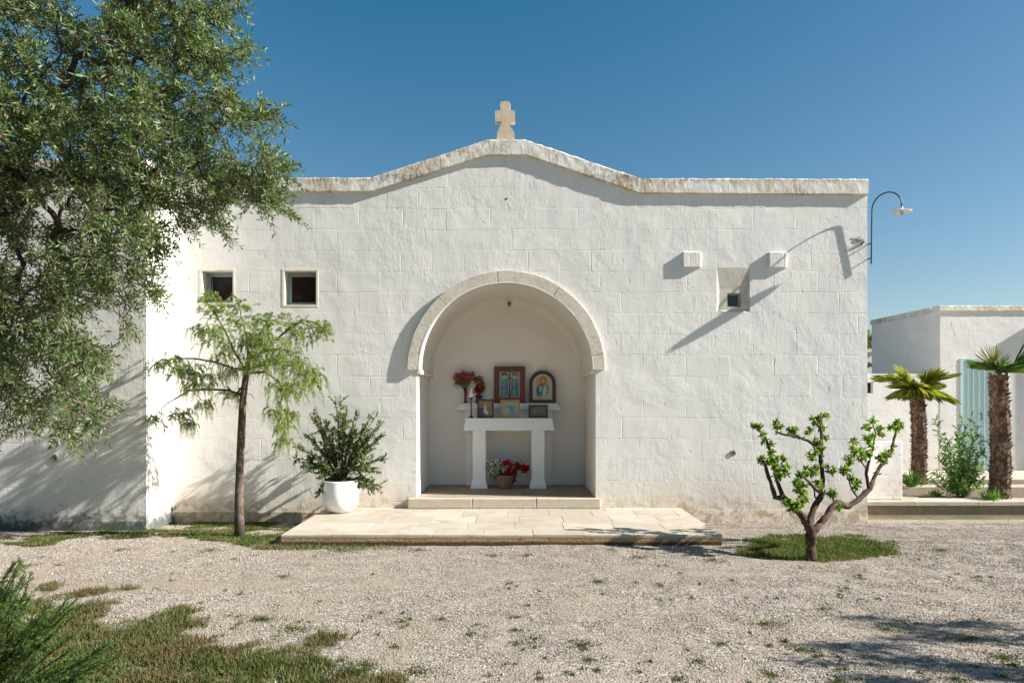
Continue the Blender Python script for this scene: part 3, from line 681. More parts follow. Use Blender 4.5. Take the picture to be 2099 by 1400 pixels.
# pictures
def art(name, x0, x1, z0, z1, y, fw, fmat, shapes, label, bg, group=None, arched=False, lean=.06, dep=.022, hidden=0):
    root = E(name, ((x0+x1)/2, y, z0), label, 'picture', group)
    cx, hh = (x0+x1)/2, z1-z0; w = x1-x0
    def out(ins):
        a, c, lo, hi = x0+ins, x1-ins, z0+ins, z1-ins
        if not arched: return [(a, lo), (c, lo), (c, hi), (a, hi)]
        r = (c-a)/2; cz = hi-r
        return [(a, lo), (c, lo)]+[(cx+r*math.cos(math.pi*i/16), cz+r*math.sin(math.pi*i/16)) for i in range(17)]
    def tilt(b):
        b.v = [(vx, vy+(vz-z0)*lean, vz) for vx, vy, vz in b.v]; return b
    b = MB(); b.sheet([out(0), out(fw)], y); o0, o1 = out(0), out(fw); n = len(o0)
    b.add([(p[0], y, p[1]) for p in o0]+[(p[0], y+dep, p[1]) for p in o0], [(i, n+i, n+(i+1)%n, (i+1)%n) for i in range(n)])
    b.add([(p[0], y, p[1]) for p in o1]+[(p[0], y+.008, p[1]) for p in o1], [((i+1)%n, n+(i+1)%n, n+i, i) for i in range(n)])
    bb = MB(); bb.sheet([o0], y+dep); b.add(bb.v, [tuple(reversed(f)) for f in bb.f])
    tilt(b).build('frame', fmat, root)
    ax0, ax1, az0, az1 = x0+fw, x1-fw, z0+fw, z1-fw
    mats = [plain(name+' ground', bg, .45, var=.25, scale=35, bump=0)]; b = MB(); b.sheet([o1], y+.008)
    for i, (pts, col) in enumerate(shapes):
        mats.append(plain(name+' paint', col, .45, var=.3, scale=60, bump=0))
        b.sheet([[(ax0+u*(ax1-ax0), az0+v*(az1-az0)) for u, v in pts]], y+.0076-.0003*i, i+1)
    tilt(b).build('painting', mats, root)
    return root
def ell(cx, cy, rx, ry, n=12): return [(cx+rx*math.cos(6.283*i/n), cy+ry*math.sin(6.283*i/n)) for i in range(n)]
def zr_(a, b_, c_, d_, y): return X(zx(a), y), X(zx(b_), y), Z(zy(d_), y), Z(zy(c_), y)
y = SY+.03; x0, x1, z0, z1 = zr_(525, 825, 143, 497, y)
sA = []
for u in (.25, .74):
    sA += [([(u-.18, .08), (u+.19, .08), (u+.15, .62), (u+.06, .80), (u-.06, .80), (u-.15, .62)], (.07, .17, .20) if u < .5 else (.06, .17, .13)),
           ([(u-.07, .10), (u+.02, .10), (u+.02, .70), (u-.05, .70)], (.18, .30, .34)), ([(u-.15, .30), (u+.13, .42), (u+.12, .50), (u-.14, .42)], (.10, .12, .24)),
           (ell(u, .90, .15, .075), (.04, .07, .06) if u < .5 else (.08, .15, .05)), (ell(u, .845, .055, .05), (.36, .22, .15)), ([(u-.1, .74), (u+.1, .74), (u+.05, .80), (u-.05, .80)], (.50, .50, .44))]
sA += [([(.47, .0), (.53, .0), (.52, 1), (.48, 1)], (.035, .03, .02)), ([(.36, .72), (.62, .72), (.62, .77), (.36, .77)], (.09, .11, .03)), ([(0, .0), (.46, .0), (.45, .07), (0, .09)], (.22, .18, .17)), ([(.54, .0), (1, .0), (1, .08), (.55, .06)], (.22, .18, .18))]
art('framed_picture', x0, x1, z0, z1, y, .078, M['redwood'], sA, 'large rectangular red-brown frame with two blue-green robed figures on the upper shelf', (.24, .27, .24), 'framed devotional pictures')
x0, x1, z0, z1 = zr_(862, 1118, 183, 497, y)
sB = [(ell(.48, .62, .36, .30), (.45, .30, .07)), (ell(.53, .76, .20, .17), (.36, .17, .03)), ([(.16, .40), (.34, .62), (.66, .64), (.86, .42), (.80, .26), (.62, .14), (.34, .10), (.22, .22)], (.05, .19, .26)), ([(.16, .40), (.30, .52), (.34, .28), (.24, .12)], (.03, .10, .22)),
      ([(.66, .55), (.84, .40), (.78, .26), (.62, .34)], (.16, .32, .26)), (ell(.52, .72, .085, .075), (.50, .28, .17)), ([(.40, .62), (.64, .62), (.58, .50), (.44, .52)], (.38, .04, .02)), (ell(.63, .55, .06, .05), (.50, .30, .20)),
      ([(.50, .20), (.70, .18), (.68, .50), (.56, .48)], (.52, .50, .40)), ([(.36, .04), (.62, .04), (.58, .24), (.46, .20)], (.52, .38, .32)), (ell(.4, .42, .09, .11), (.22, .36, .36))]
art('framed_picture', x0, x1, z0, z1, y, .052, M['darkwood'], sB, 'arched dark wooden frame with a blue-robed mother and child on the upper shelf', (.42, .42, .38), 'framed devotional pictures', arched=True)
y = TY+.06
x0, x1, z0, z1 = zr_(365, 520, 458, 637, y)
sC = [([(0, 0), (.5, 0), (.35, .55), (0, .6)], (.05, .05, .09)), ([(.35, .2), (.6, .3), (.55, .75), (.4, .65)], (.42, .36, .28)), (ell(.5, .82, .12, .09), (.28, .18, .10)), ([(.6, .05), (.9, .1), (.8, .5), (.62, .55)], (.13, .10, .06)), ([(.5, .1), (.7, .15), (.75, .3), (.55, .4)], (.45, .42, .34))]
art('small_picture', x0, x1, z0, z1, y, .02, M['darkwood'], sC, 'small dark framed picture with a pale figure at the left of the altar table', (.20, .14, .08), 'small pictures on the altar table', lean=.14)
x0, x1, z0, z1 = zr_(585, 772, 463, 637, y)
sD = [([(.05, .05), (.95, .05), (.9, .8), (.1, .8)], (.22, .29, .28)), ([(.45, .3), (.8, .25), (.75, .6), (.5, .65)], (.08, .22, .24)), ([(.1, .1), (.4, .12), (.38, .35), (.14, .4)], (.30, .26, .20)), ([(.55, .1), (.9, .12), (.8, .22), (.5, .2)], (.15, .13, .22)), ([(.2, .62), (.8, .6), (.8, .66), (.2, .7)], (.10, .15, .15))]
art('small_picture', x0, x1, z0, z1, y, .026, M['gilt'], sD, 'small gilt framed picture with a pale blue scene in the middle of the altar table', (.28, .28, .22), 'small pictures on the altar table', lean=.14)
x0, x1, z0, z1 = zr_(856, 1040, 512, 637, y)
sE = [([(.1, .1), (.9, .1), (.9, .9), (.1, .85)], (.10, .11, .07)), (ell(.55, .5, .22, .28), (.06, .15, .08)), ([(.2, .0), (.8, .0), (.7, .16), (.3, .2)], (.16, .06, .06)), (ell(.3, .5, .1, .2), (.16, .14, .10))]
art('small_picture', x0, x1, z0, z1, y, .024, M['darkwood'], sE, 'small wide brown framed picture with dark green scene at the right of the altar table', (.11, .10, .07), 'small pictures on the altar table', lean=.14)
# candlestick with a white figurine of wax
y = TY+.05; c = W(zx(308), zy(637), y); hh = Z(zy(440), y)-tz
cs = E('candlestick', (c.x, y, tz), 'slender dark candlestick with a short white candle at the left front of the altar table', 'candlestick')
b = MB(); b.lathe([(0, 0), (.036, 0), (.034, .012), (.014, .03), (.009, .05), (.014, .07), (.008, .09), (.008, hh*.6), (.015, hh*.64), (.008, hh*.68), (.009, hh-.03), (.024, hh-.01), (.026, hh), (0, hh)], (c.x, y, tz), 18); b.build('stem', M['darkwood'], cs, smooth=True)
b = MB(); b.lathe([(0, 0), (.030, 0), (.033, .03), (.024, .06), (.014, .085), (.017, .10), (.012, .12), (0, .126)], (c.x, y, tz+hh), 16); b.build('candle', M['wax'], cs, smooth=True)
# vases of flowers
def bouquet(name, label, u, v0, v1, y, zb, vr, vmat, blobs, group=None, petals=('coral_petal',), vprof=None):
    cx = X(zx(u), y); root = E(name, (cx, y, zb), label, 'flowers', group); vh = Z(zy(v0), y)-zb
    prof = vprof or [(0, 0), (vr*.8, 0), (vr*.9, .01), (vr*.7, vh*.4), (vr, vh), (vr*.85, vh), (0, vh-.01)]
    b = MB(); b.lathe(prof, (cx, y, zb), 20); b.build('vase', vmat, root, smooth=True)
    st = MB(); L = Leaves()
    for (bu, bv, br, cnt, mi) in blobs:
        bc = W(zx(bu), zy(bv), y); r = br/4.6667*(D+y)/F
        for k_ in range(int(cnt*1.7)):
            q = rdir(1)[0]*r*R.random()**.4; q = np.array([bc.x+q[0], bc.y+q[1]*.6-.02, bc.z+q[2]*.8])
            n = 9; dd = rdir(n); dd[:, 1] -= .3
            L.add(np.repeat(q[None], n, 0), dd, rdir(n), N.uniform(.018, .038, n), N.uniform(.014, .024, n), mi)
            if k_ % 2 == 0: st.tube([(cx+R.uniform(-.01, .01), y, zb+vh*.8), (cx*.5+q[0]*.5, y, zb+vh+(q[2]-zb-vh)*.4), tuple(q)], .0022, 4)
        n = cnt*3; L.add(np.array([bc.x, bc.y, bc.z-r*.3])+rdir(n)*r*.9, rdir(n), rdir(n), .035, .012, len(petals))
    st.build('stems', M['shrub'], root)
    o = L.build('blooms', [M[p] for p in petals]+[M['shrub']], root); return root
y = SY+.06
bouquet('flower_vase', 'tall claret vase of coral flowers at the left end of the upper shelf', 253, 352, 490, y, sz, .026, M['claret'], [(180, 240, 38, 13, 0), (225, 215, 34, 12, 0), (275, 235, 42, 16, 0), (310, 220, 30, 8, 0), (200, 290, 45, 9, 1), (260, 290, 40, 9, 0), (165, 300, 22, 4, 1)], 'vases of flowers on the upper shelf', ('coral_petal', 'ochre_petal'))
bouquet('flower_vase', 'dark blue pot of dull red and ochre flowers beside the large framed picture', 380, 420, 490, y+.0, sz, .055, M['navy'], [(355, 275, 36, 9, 0), (400, 320, 42, 12, 0), (370, 370, 45, 13, 2), (425, 360, 26, 6, 0), (395, 260, 26, 5, 0)], 'vases of flowers on the upper shelf', ('ochre_petal', 'coral_petal', 'red_petal'))
# basket on the floor
y = TY+.05
bk = E('flower_basket', (X(zx(632), y), y, NF), 'brown basket of white and red flowers standing between the altar pillars', 'flowers')
fx = X(zx(632), y); bh = Z(zy(1180), y)-NF
b = MB(); prof = [(0, 0)]+[(.095+.045*t/8+.004*(t % 2), bh*t/8) for t in range(9)]+[(.125, bh), (.11, bh-.02), (0, bh-.02)]; b.lathe(prof, (fx, y, NF), 26); b.build('basket', M['wicker'], bk, smooth=True)
L = Leaves(); Lr = Leaves(); Lg = Leaves()
def bloom(L_, bu, bv, br, cnt, s, np_):
    bc = W(zx(bu), zy(bv), y); r = br/4.6667*(D+y)/F
    for k_ in range(cnt):
        q = rdir(1)[0]*r*R.random()**.35; q = np.array([bc.x+q[0], bc.y+q[1]*.7-.03, bc.z+q[2]*.8]); d_ = unit(q-np.array([bc.x, bc.y+.1, bc.z-r])); dd = d_+rdir(np_)*.9
        L_.add(np.repeat(q[None], np_, 0), dd, d_+rdir(np_)*.2, s, s*.6)
    n = cnt*2; Lg.add(np.array([bc.x, bc.y, bc.z-r*.25])+rdir(n)*r*1.0*np.array([1, .7, .9]), rdir(n), rdir(n), .05, .022)
bloom(L, 495, 1090, 50, 34, .026, 9); bloom(L, 560, 1085, 60, 46, .026, 9); bloom(L, 540, 1140, 50, 24, .024, 9); bloom(L, 600, 1120, 30, 8, .018, 8)
for q in ((660, 1070, 45), (700, 1110, 60), (680, 1170, 60), (780, 1090, 50), (820, 1120, 38), (640, 1180, 34), (690, 1220, 36)): bloom(Lr, q[0], q[1], q[2], 12, .042, 9)
L.build('white_flowers', M['white_petal'], bk); Lr.build('red_flowers', M['red_petal'], bk); Lg.build('greenery', M['shrub'], bk)
# bulb holder on the niche back wall
c = W(1044, 626, NB); nb = E('lamp_holder', (c.x, NB, c.z), 'small brass bulb holder high on the back wall of the niche', 'lamp')
b = MB(); b.tube([(c.x, NB-.09, c.z+.02), (c.x, NB-.03, c.z+.02)], [.02, .02], 12); b.tube([(c.x, NB-.03, c.z+.02), (c.x, NB+.0, c.z+.02)], .027, 14); b.tube([(c.x, NB-.05, c.z+.01), (c.x, NB-.06, c.z-.035)], .009, 8); b.build('holder', M['brass'], nb)

# ------------------------------------------------------------------ trees
def qcurve(a, b_, sag, n=5, wob=.0):
    a, b_ = Vector(a), Vector(b_); out = []
    for i in range(n+1):
        t = i/n; p = a.lerp(b_, t); p.z += sag*math.sin(math.pi*t)*(b_-a).length
        if 0 < i < n: p += Vector((R.uniform(-wob, wob), R.uniform(-wob, wob), R.uniform(-wob, wob)))*(b_-a).length
        out.append(p)
    return out
def network(b, start, targets, r_tip=.004, sag=.12, wob=.06, power=.45, bias=.6, seeds=None):
    """joins targets to the nearest part of the growing branch net, thickening towards the root"""
    nodes = [Vector(s_) for s_ in (seeds or [start])]; root = nodes[0]; par = [max(0, i-1) if i else -1 for i in range(len(nodes))]
    segs = {}; order = sorted(targets, key=lambda p: (Vector(p)-nodes[-1]).length)
    cnt = [0]*len(nodes)
    for t in order:
        t = Vector(t); best = min(range(len(nodes)), key=lambda i: (nodes[i]-t).length+bias*.15*(nodes[i]-nodes[len(seeds)-1 if seeds else 0]).length)
        pts = qcurve(nodes[best], t, sag, 4, wob); prev = best
        for p in pts[1:]:
            nodes.append(p); par.append(prev); cnt.append(0); prev = len(nodes)-1
        i = prev
        while i > 0 and i is not None:
            cnt[i] += 1; i = par[i]
            if i < 0: break
        cnt[0] += 1
    for i in range(1, len(nodes)):
        if par[i] < 0: continue
        r1 = r_tip*max(1, cnt[i])**power; r0 = r_tip*max(1, cnt[par[i]] if par[i] > 0 else cnt[i])**power
        r0 = min(r0, r1*1.35)
        b.tube([nodes[par[i]], nodes[i]], [r0, r1], 5 if r1 < .02 else 8, cap=False)
    return nodes
OLP = [(-700, -120), (470, -120), (478, -20), (505, 20), (532, 45), (518, 82), (538, 140), (500, 158), (462, 172), (478, 200), (510, 215), (560, 232), (573, 258), (545, 285), (548, 305), (590, 340), (597, 365), (580, 395), (612, 412), (640, 430), (637, 488), (608, 495), (578, 462), (540, 440), (505, 440), (470, 470), (468, 520), (430, 522), (412, 485), (372, 500), (348, 522), (352, 560), (335, 590), (366, 640), (350, 668), (318, 682), (296, 655), (275, 705), (248, 692), (238, 655), (196, 655), (200, 715), (240, 755), (212, 785), (236, 825), (236, 862), (190, 885), (140, 906), (60, 895), (20, 872), (-60, 900), (-700, 850)]
def olive():
    root = E('olive_tree', (-6.6, -3.2, 0), 'large olive tree overhanging the yard from the left with dense silvery green leaves', 'tree')
    YC = -3.0; b = MB(); cl = []
    tries = 0
    while len(cl) < 1480 and tries < 140000:
        tries += 1
        px, py = R.uniform(-380, 650), R.uniform(-110, 910)
        if not inpoly(px, py, OLP): continue
        # keep away from the outline a little so sprays end on it
        if not all(inpoly(px+dx, py+dy, OLP) for dx, dy in ((16, 0), (0, 18), (14, 14))) and R.random() < .8: continue
        thin = fbm(px*.0085, py*.0085, 4.0, 2)
        if thin > .30 and px > 60: continue
        sp_ = 1.0 if px < 300 else .6
        p = W(px, py, YC+R.uniform(-1.0, 1.0)*sp_)
        # same outline from a step aside: depth spread changes size only slightly
        if any((p-q).length < .07 for q in cl): continue
        cl.append(p)
    seeds = [(-6.6, -3.2, 0), (-6.5, -3.2, .8), (-6.2, -3.1, 1.6), (-5.6, -3.1, 2.4), (-4.9, -3.0, 3.1), (-4.1, -3.0, 3.5)]
    b.tube([(-6.62, -3.2, -.1), (-6.6, -3.2, .3), (-6.5, -3.2, .8), (-6.2, -3.1, 1.6), (-5.6, -3.1, 2.4), (-4.9, -3.0, 3.1), (-4.1, -3.0, 3.5)], [.34, .27, .24, .2, .13, .08, .05], 12, jit=.08)
    b.tube([(-6.2, -3.1, 1.6), (-6.6, -3.0, 2.6), (-7.0, -2.8, 3.6)], [.16, .10, .04], 9, jit=.06)
    network(b, seeds[0], cl, .0036, sag=.02, wob=.07, power=.42, seeds=seeds)
    L = Leaves(); tw = MB()
    ctr = np.array([-4.6, -3.0, 3.0])
    for p in cl:
        pc = np.array(p); nt = R.randint(8, 12)
        for k_ in range(nt):
            d0 = rdir(1)[0]; d0 = unit(d0+unit(pc-ctr)*.55+np.array([0, 0, .12])); ln = R.uniform(.09, .22)
            e1 = pc+d0*ln*.5; e2 = pc+d0*ln+np.array([0, 0, -.25*ln]); 
            tw.tube([tuple(pc), tuple(e1), tuple(e2)], [.0022, .0016, .001], 3, cap=False)
            n = max(6, int(ln/.0135)); t = np.linspace(.2, 1, n)[:, None]
            P = np.where(t < .5, pc+(e1-pc)*t*2, e1+(e2-e1)*(t*2-1)); ax = unit(e2-pc)
            side = unit(np.cross(ax, rdir(1)[0])); sg = np.where(np.arange(n)%2 == 0, 1, -1)[:, None]; s2 = np.cross(ax, side)
            al_ = (np.arange(n)//2 % 2)[:, None]
            dr = ax*.75+sg*(side*(1-al_)+s2*al_)*.8+rdir(n)*.28
            L.add(P, dr, rdir(n), N.uniform(.034, .062, n), N.uniform(.0095, .0145, n), 0, .15, .08, .35, .7)
    for i in range(0, len(tw.v), 1): pass
    b.build('trunk', M['bark_olive'], root); tw.build('twigs', M['bark_olive'], root)
    L.build('crown', M['olive'], root)
olive()

def pepper():
    y0 = -1.2; root = E('pepper_tree', tuple(W(492, 1099, y0)), 'slender young pepper tree with feathery drooping leaves beside the patio', 'tree')
    b = MB(); base = W(491, 1102, y0); 
    tr = [(491, 1102), (490, 1040), (491, 980), (494, 900), (497, 830), (503, 780), (508, 745), (512, 720)]
    wdt = [10.5, 9, 8, 8, 7.3, 6.5, 5.5, 4]
    b.tube([W(a, c_, y0) for a, c_ in tr], [w/F*(D+y0) for w in wdt], 10, jit=.07)
    # support stake tied to the trunk
    BR = [[(506, 760), (480, 755), (440, 742), (400, 735), (360, 735), (325, 740)], [(500, 812), (470, 800), (430, 798), (390, 800), (345, 825), (320, 850)], [(506, 762), (480, 720), (462, 680), (440, 640), (432, 615)],
          [(510, 735), (505, 690), (495, 650), (490, 622)], [(512, 730), (530, 690), (548, 660), (560, 640)], [(511, 740), (545, 715), (585, 680), (620, 655), (650, 662), (668, 680)], [(508, 765), (545, 762), (575, 785), (590, 830), (590, 880)],
          [(509, 755), (550, 745), (600, 750), (635, 780)], [(500, 790), (490, 800), (480, 815)], [(512, 735), (540, 720), (575, 715), (610, 725)]]
    dy = [-.25, .18, -.1, .25, -.35, .1, -.2, .3, .2, -.45]
    CL = [(430, 615, 20, .1), (437, 640, 26, -.1), (490, 628, 22, .25), (485, 665, 34, .1), (440, 690, 30, -.15), (455, 725, 32, .2), (415, 680, 20, .1), (505, 700, 34, -.2), (545, 660, 32, -.3), (530, 700, 36, .1), (560, 700, 36, -.3), (600, 665, 26, .1), (618, 690, 26, .05), (660, 682, 22, .1), (652, 668, 14, .1),
          (580, 735, 38, -.4), (545, 745, 30, .0), (610, 745, 32, .2), (640, 785, 30, .3), (600, 790, 36, -.1), (570, 800, 28, -.2), (630, 760, 28, .25), (385, 760, 26, -.2), (400, 790, 24, -.25), (430, 775, 20, -.2), (362, 760, 22, -.22), (330, 748, 16, -.25), (350, 738, 12, -.25), (478, 808, 22, .2), (372, 850, 20, .12), (420, 830, 14, .15), (390, 870, 14, .15), (318, 862, 24, .18),
          (565, 845, 20, -.2), (582, 875, 18, -.2), (585, 905, 16, -.2), (595, 850, 14, -.1), (515, 745, 26, -.3), (470, 760, 14, .1)]
    for k_, pth in enumerate(BR):
        n = len(pth); b.tube([W(a, c_, y0+dy[k_]*i/(n-1)) for i, (a, c_) in enumerate(pth)], [.012*(1-i/n)+.003 for i in range(n)], 6)
    st = MB(); L = Leaves()
    for px, py, r, dyy in CL:
        c = np.array(W(px, py, y0+dyy*1.2)); rr = r/F*(D+y0)
        near = min((np.array(W(a, c2, y0+dy[k_]*i/(len(p_)-1))) for k_, p_ in enumerate(BR) for i, (a, c2) in enumerate(p_)), key=lambda q: np.linalg.norm(q-c))
        st.tube(qcurve(near, c, .1, 3), [.004, .003, .003, .002], 4, cap=False)
        for k_ in range(int(9+r*1.2)):
            q = c+rdir(1)[0]*rr*R.random()**.5*.9; q[1] += R.uniform(-.12, .12)
            st.tube([tuple(c), tuple((c+q)/2+np.array([0, 0, .02])), tuple(q)], .0014, 3, cap=False)
            ln = R.uniform(.09, .21); dr_a = R.uniform(.6, 1.4)*(.45 if py < 690 and px > 415 else 1); ou = R.uniform(.45, 1.0); out = unit(np.array([q[0]-c[0]+R.gauss(0, .6*rr), q[1]-c[1]+R.gauss(0, .3*rr), 0.02])); n = 20
            t = np.linspace(.04, 1, n)[:, None]
            P = q+out*ln*(ou*t-.3*ou*t*t)+np.array([0, 0, 1.])*ln*(R.uniform(.1, .5)*t-dr_a*t*t)
            tan = unit(np.gradient(P, axis=0)); sd = unit(np.cross(tan, out+rdir(1)[0]*.5))
            st.tube([tuple(P[0]), tuple(P[n//2]), tuple(P[-1])], .0009, 3, cap=False)
            for sg in (-1, 1):
                L.add(P, tan*.75+sg*sd*.7+rdir(n)*.12, rdir(n), N.uniform(.020, .036, n)*(1.1-.5*t[:, 0]), .0052, 0, .1, .1)
    b.build('trunk', M['bark_pepper'], root, smooth=True); st.build('twigs', M['pepper'], root); L.build('crown', M['pepper'], root)
pepper()

def citrus():
    y0 = -2.38
    def q(a, c_, dy=0.0): return W(1480+a/4, 820+c_/4, y0+dy)
    root = E('lemon_tree', tuple(q(730, 1290)), 'small pruned lemon tree with gnarled spreading branches and bright leaf tufts on the gravel', 'tree')
    b = MB()
    BR = [([(730, 1310), (728, 1230), (738, 1160), (730, 1090), (715, 1040)], [46, 38, 36, 40, 36], 0, 0),
          ([(715, 1070), (680, 990), (640, 925), (575, 862), (510, 800), (470, 720), (440, 620), (405, 480), (385, 380), (330, 270), (262, 212)], [32, 30, 24, 24, 22, 17, 14, 13, 12, 10, 6], 0, .75),
          ([(520, 812), (435, 795), (412, 710), (375, 610), (345, 510), (330, 490)], [24, 23, 18, 15, 12, 9], .28, .38),
          ([(712, 1060), (725, 970), (762, 860), (822, 772), (826, 650), (808, 500), (815, 380), (815, 260), (800, 160)], [30, 27, 24, 24, 17, 16, 15, 13, 8], 0, .62),
          ([(800, 410), (760, 370), (700, 330), (620, 305), (520, 285), (430, 258)], [14, 14, 12, 10, 9, 6], .44, .5), ([(822, 772), (760, 720), (690, 650), (640, 610)], [16, 13, 10, 7], .2, .08), ([(790, 860), (760, 780), (755, 730)], [8, 6, 5], .14, .22),
          ([(742, 1080), (800, 1020), (860, 950), (915, 865), (960, 842), (1035, 872), (1120, 812), (1205, 735), (1245, 640), (1310, 520), (1395, 410), (1412, 320), (1445, 215)], [30, 30, 28, 30, 30, 24, 22, 22, 17, 15, 15, 12, 7], 0, .9),
          ([(1205, 725), (1180, 600), (1205, 500), (1235, 400), (1260, 280), (1235, 180)], [17, 14, 13, 9, 7, 4], .52, .62), ([(1112, 800), (1065, 730), (1030, 630), (1020, 570)], [7, 6, 5, 4], .45, .2), ([(1080, 770), (1110, 700), (1125, 660)], [5, 4, 3], .38, .36), ([(700, 1180), (690, 1100)], [20, 10], -.02, -.02),
          ([(925, 850), (905, 800)], [6, 4], -.05, -.08), ([(1390, 420), (1340, 470), (1300, 470)], [8, 6, 4], .72, .66), ([(1180, 560), (1120, 480), (1060, 500), (1000, 560)], [7, 6, 5, 4], .55, .25), ([(1100, 480), (1070, 390), (1080, 330)], [5, 4, 3], .42, .45)]
    BP = []
    for pts, w, d0, d1 in BR:
        # resample for a knobbly line
        P = []; Rr = []
        for i in range(len(pts)-1):
            for s_ in range(3):
                t = s_/3; P.append(q(pts[i][0]*(1-t)+pts[i+1][0]*t+R.uniform(-3, 3), pts[i][1]*(1-t)+pts[i+1][1]*t+R.uniform(-3, 3), d0+(d1-d0)*(i+t)/(len(pts)-1))); Rr.append((w[i]*(1-t)+w[i+1]*t)/4/F*(D+y0)*R.uniform(.9, 1.14))
        P.append(q(pts[-1][0], pts[-1][1], d1)); Rr.append(w[-1]/4/F*(D+y0))
        b.tube(P, Rr, 9, jit=.16); BP.append((P, len(w)))
    L = Leaves(); tw = b
    for P, nw in BP:
        for i in range(int(len(P)*.55), len(P)):
            if R.random() < .5 and nw > 4:
                c = np.array(P[i]); n = 5; L.add(c+rdir(n)*.012, rdir(n)+np.array([0, 0, .5]), rdir(n)+np.array([0, 0, .6]), N.uniform(.03, .055, n), N.uniform(.014, .024, n), 0, .3, .12, .38, .70)
    CL = [(262, 215, 34, .24), (310, 220, 30, .23), (330, 290, 26, .2), (345, 340, 18, .2), (405, 360, 20, .18), (400, 430, 34, .15), (330, 490, 34, -.1), (390, 510, 45, .1), (440, 560, 50, .1), (500, 480, 38, .12), (510, 570, 44, .1), (470, 630, 40, .05), (540, 600, 25, .1), (430, 500, 40, 0),
          (440, 200, 34, .0), (480, 230, 28, .03), (560, 240, 34, .04), (600, 240, 26, .04), (590, 280, 20, .04), (750, 150, 36, .12), (800, 160, 50, .12), (850, 140, 34, .13), (820, 220, 45, .12), (770, 200, 30, .1), (710, 240, 26, .1), (700, 280, 18, .1), (790, 370, 40, .1), (770, 420, 40, .1), (820, 410, 36, .1), (760, 340, 26, .1), (715, 450, 26, .08), (740, 490, 18, .08), (850, 310, 18, .1),
          (880, 560, 34, .05), (890, 600, 32, .05), (760, 600, 44, 0), (700, 620, 46, -.1), (640, 620, 44, -.14), (610, 680, 40, -.1), (660, 700, 48, -.1), (660, 770, 44, -.06), (630, 740, 40, -.05), (660, 830, 50, -.05), (620, 880, 50, -.05), (560, 850, 36, -.03), (580, 900, 32, -.03), (500, 850, 26, 0), (780, 680, 40, 0), (830, 720, 26, 0), (700, 560, 22, 0), (770, 550, 22, .1),
          (905, 780, 36, -.08), (900, 760, 26, -.08), (1010, 560, 32, .05), (1000, 590, 28, .05), (1050, 520, 34, .03), (1040, 480, 26, .03), (1090, 440, 34, 0), (1080, 340, 32, .04), (1070, 400, 24, .04), (1140, 420, 34, 0), (1150, 480, 44, -.05), (1200, 460, 44, -.08), (1210, 380, 44, -.05), (1190, 330, 34, 0), (1230, 300, 38, 0), (1210, 250, 26, 0), (1235, 170, 26, 0), (1290, 240, 34, 0), (1310, 290, 26, 0), (1170, 220, 14, 0),
          (1300, 470, 44, -.18), (1340, 450, 46, -.18), (1370, 440, 30, -.16), (1330, 500, 30, -.16), (1440, 200, 38, -.2), (1430, 240, 32, -.2), (1370, 230, 26, -.2), (1470, 210, 22, -.2), (1070, 660, 26, -.15), (1110, 680, 32, -.15), (1090, 720, 18, -.15), (1060, 640, 18, -.18), (960, 880, 12, -.05)]
    for a, c_, r, dy in CL:
        dy = .22+(a-985)/480*.66 if a > 985 else .03+max(0, (900-c_)/750)*.62
        c = np.array(q(a, c_, dy)); rr = r/4/F*(D+y0); nt = max(4, int(r/5.5))
        for k_ in range(nt):
            d0 = unit(rdir(1)[0]+np.array([0, 0, .45])); e = c+d0*rr*R.uniform(.4, 1.0); n = R.randint(6, 9)
            tw.tube([tuple(c-d0*.01), tuple(e)], .0018, 3, cap=False)
            t = N.uniform(.1, 1, n)[:, None]; P = c+(e-c)*t
            L.add(P, d0*.5+rdir(n)*.9, rdir(n)+np.array([0, 0, .6]), N.uniform(.030, .058, n), N.uniform(.014, .024, n), 0, .3, .12, .38, .70)
    b.build('trunk', M['bark_citrus'], root, smooth=True); L.build('crown', M['citrus'], root)
citrus()

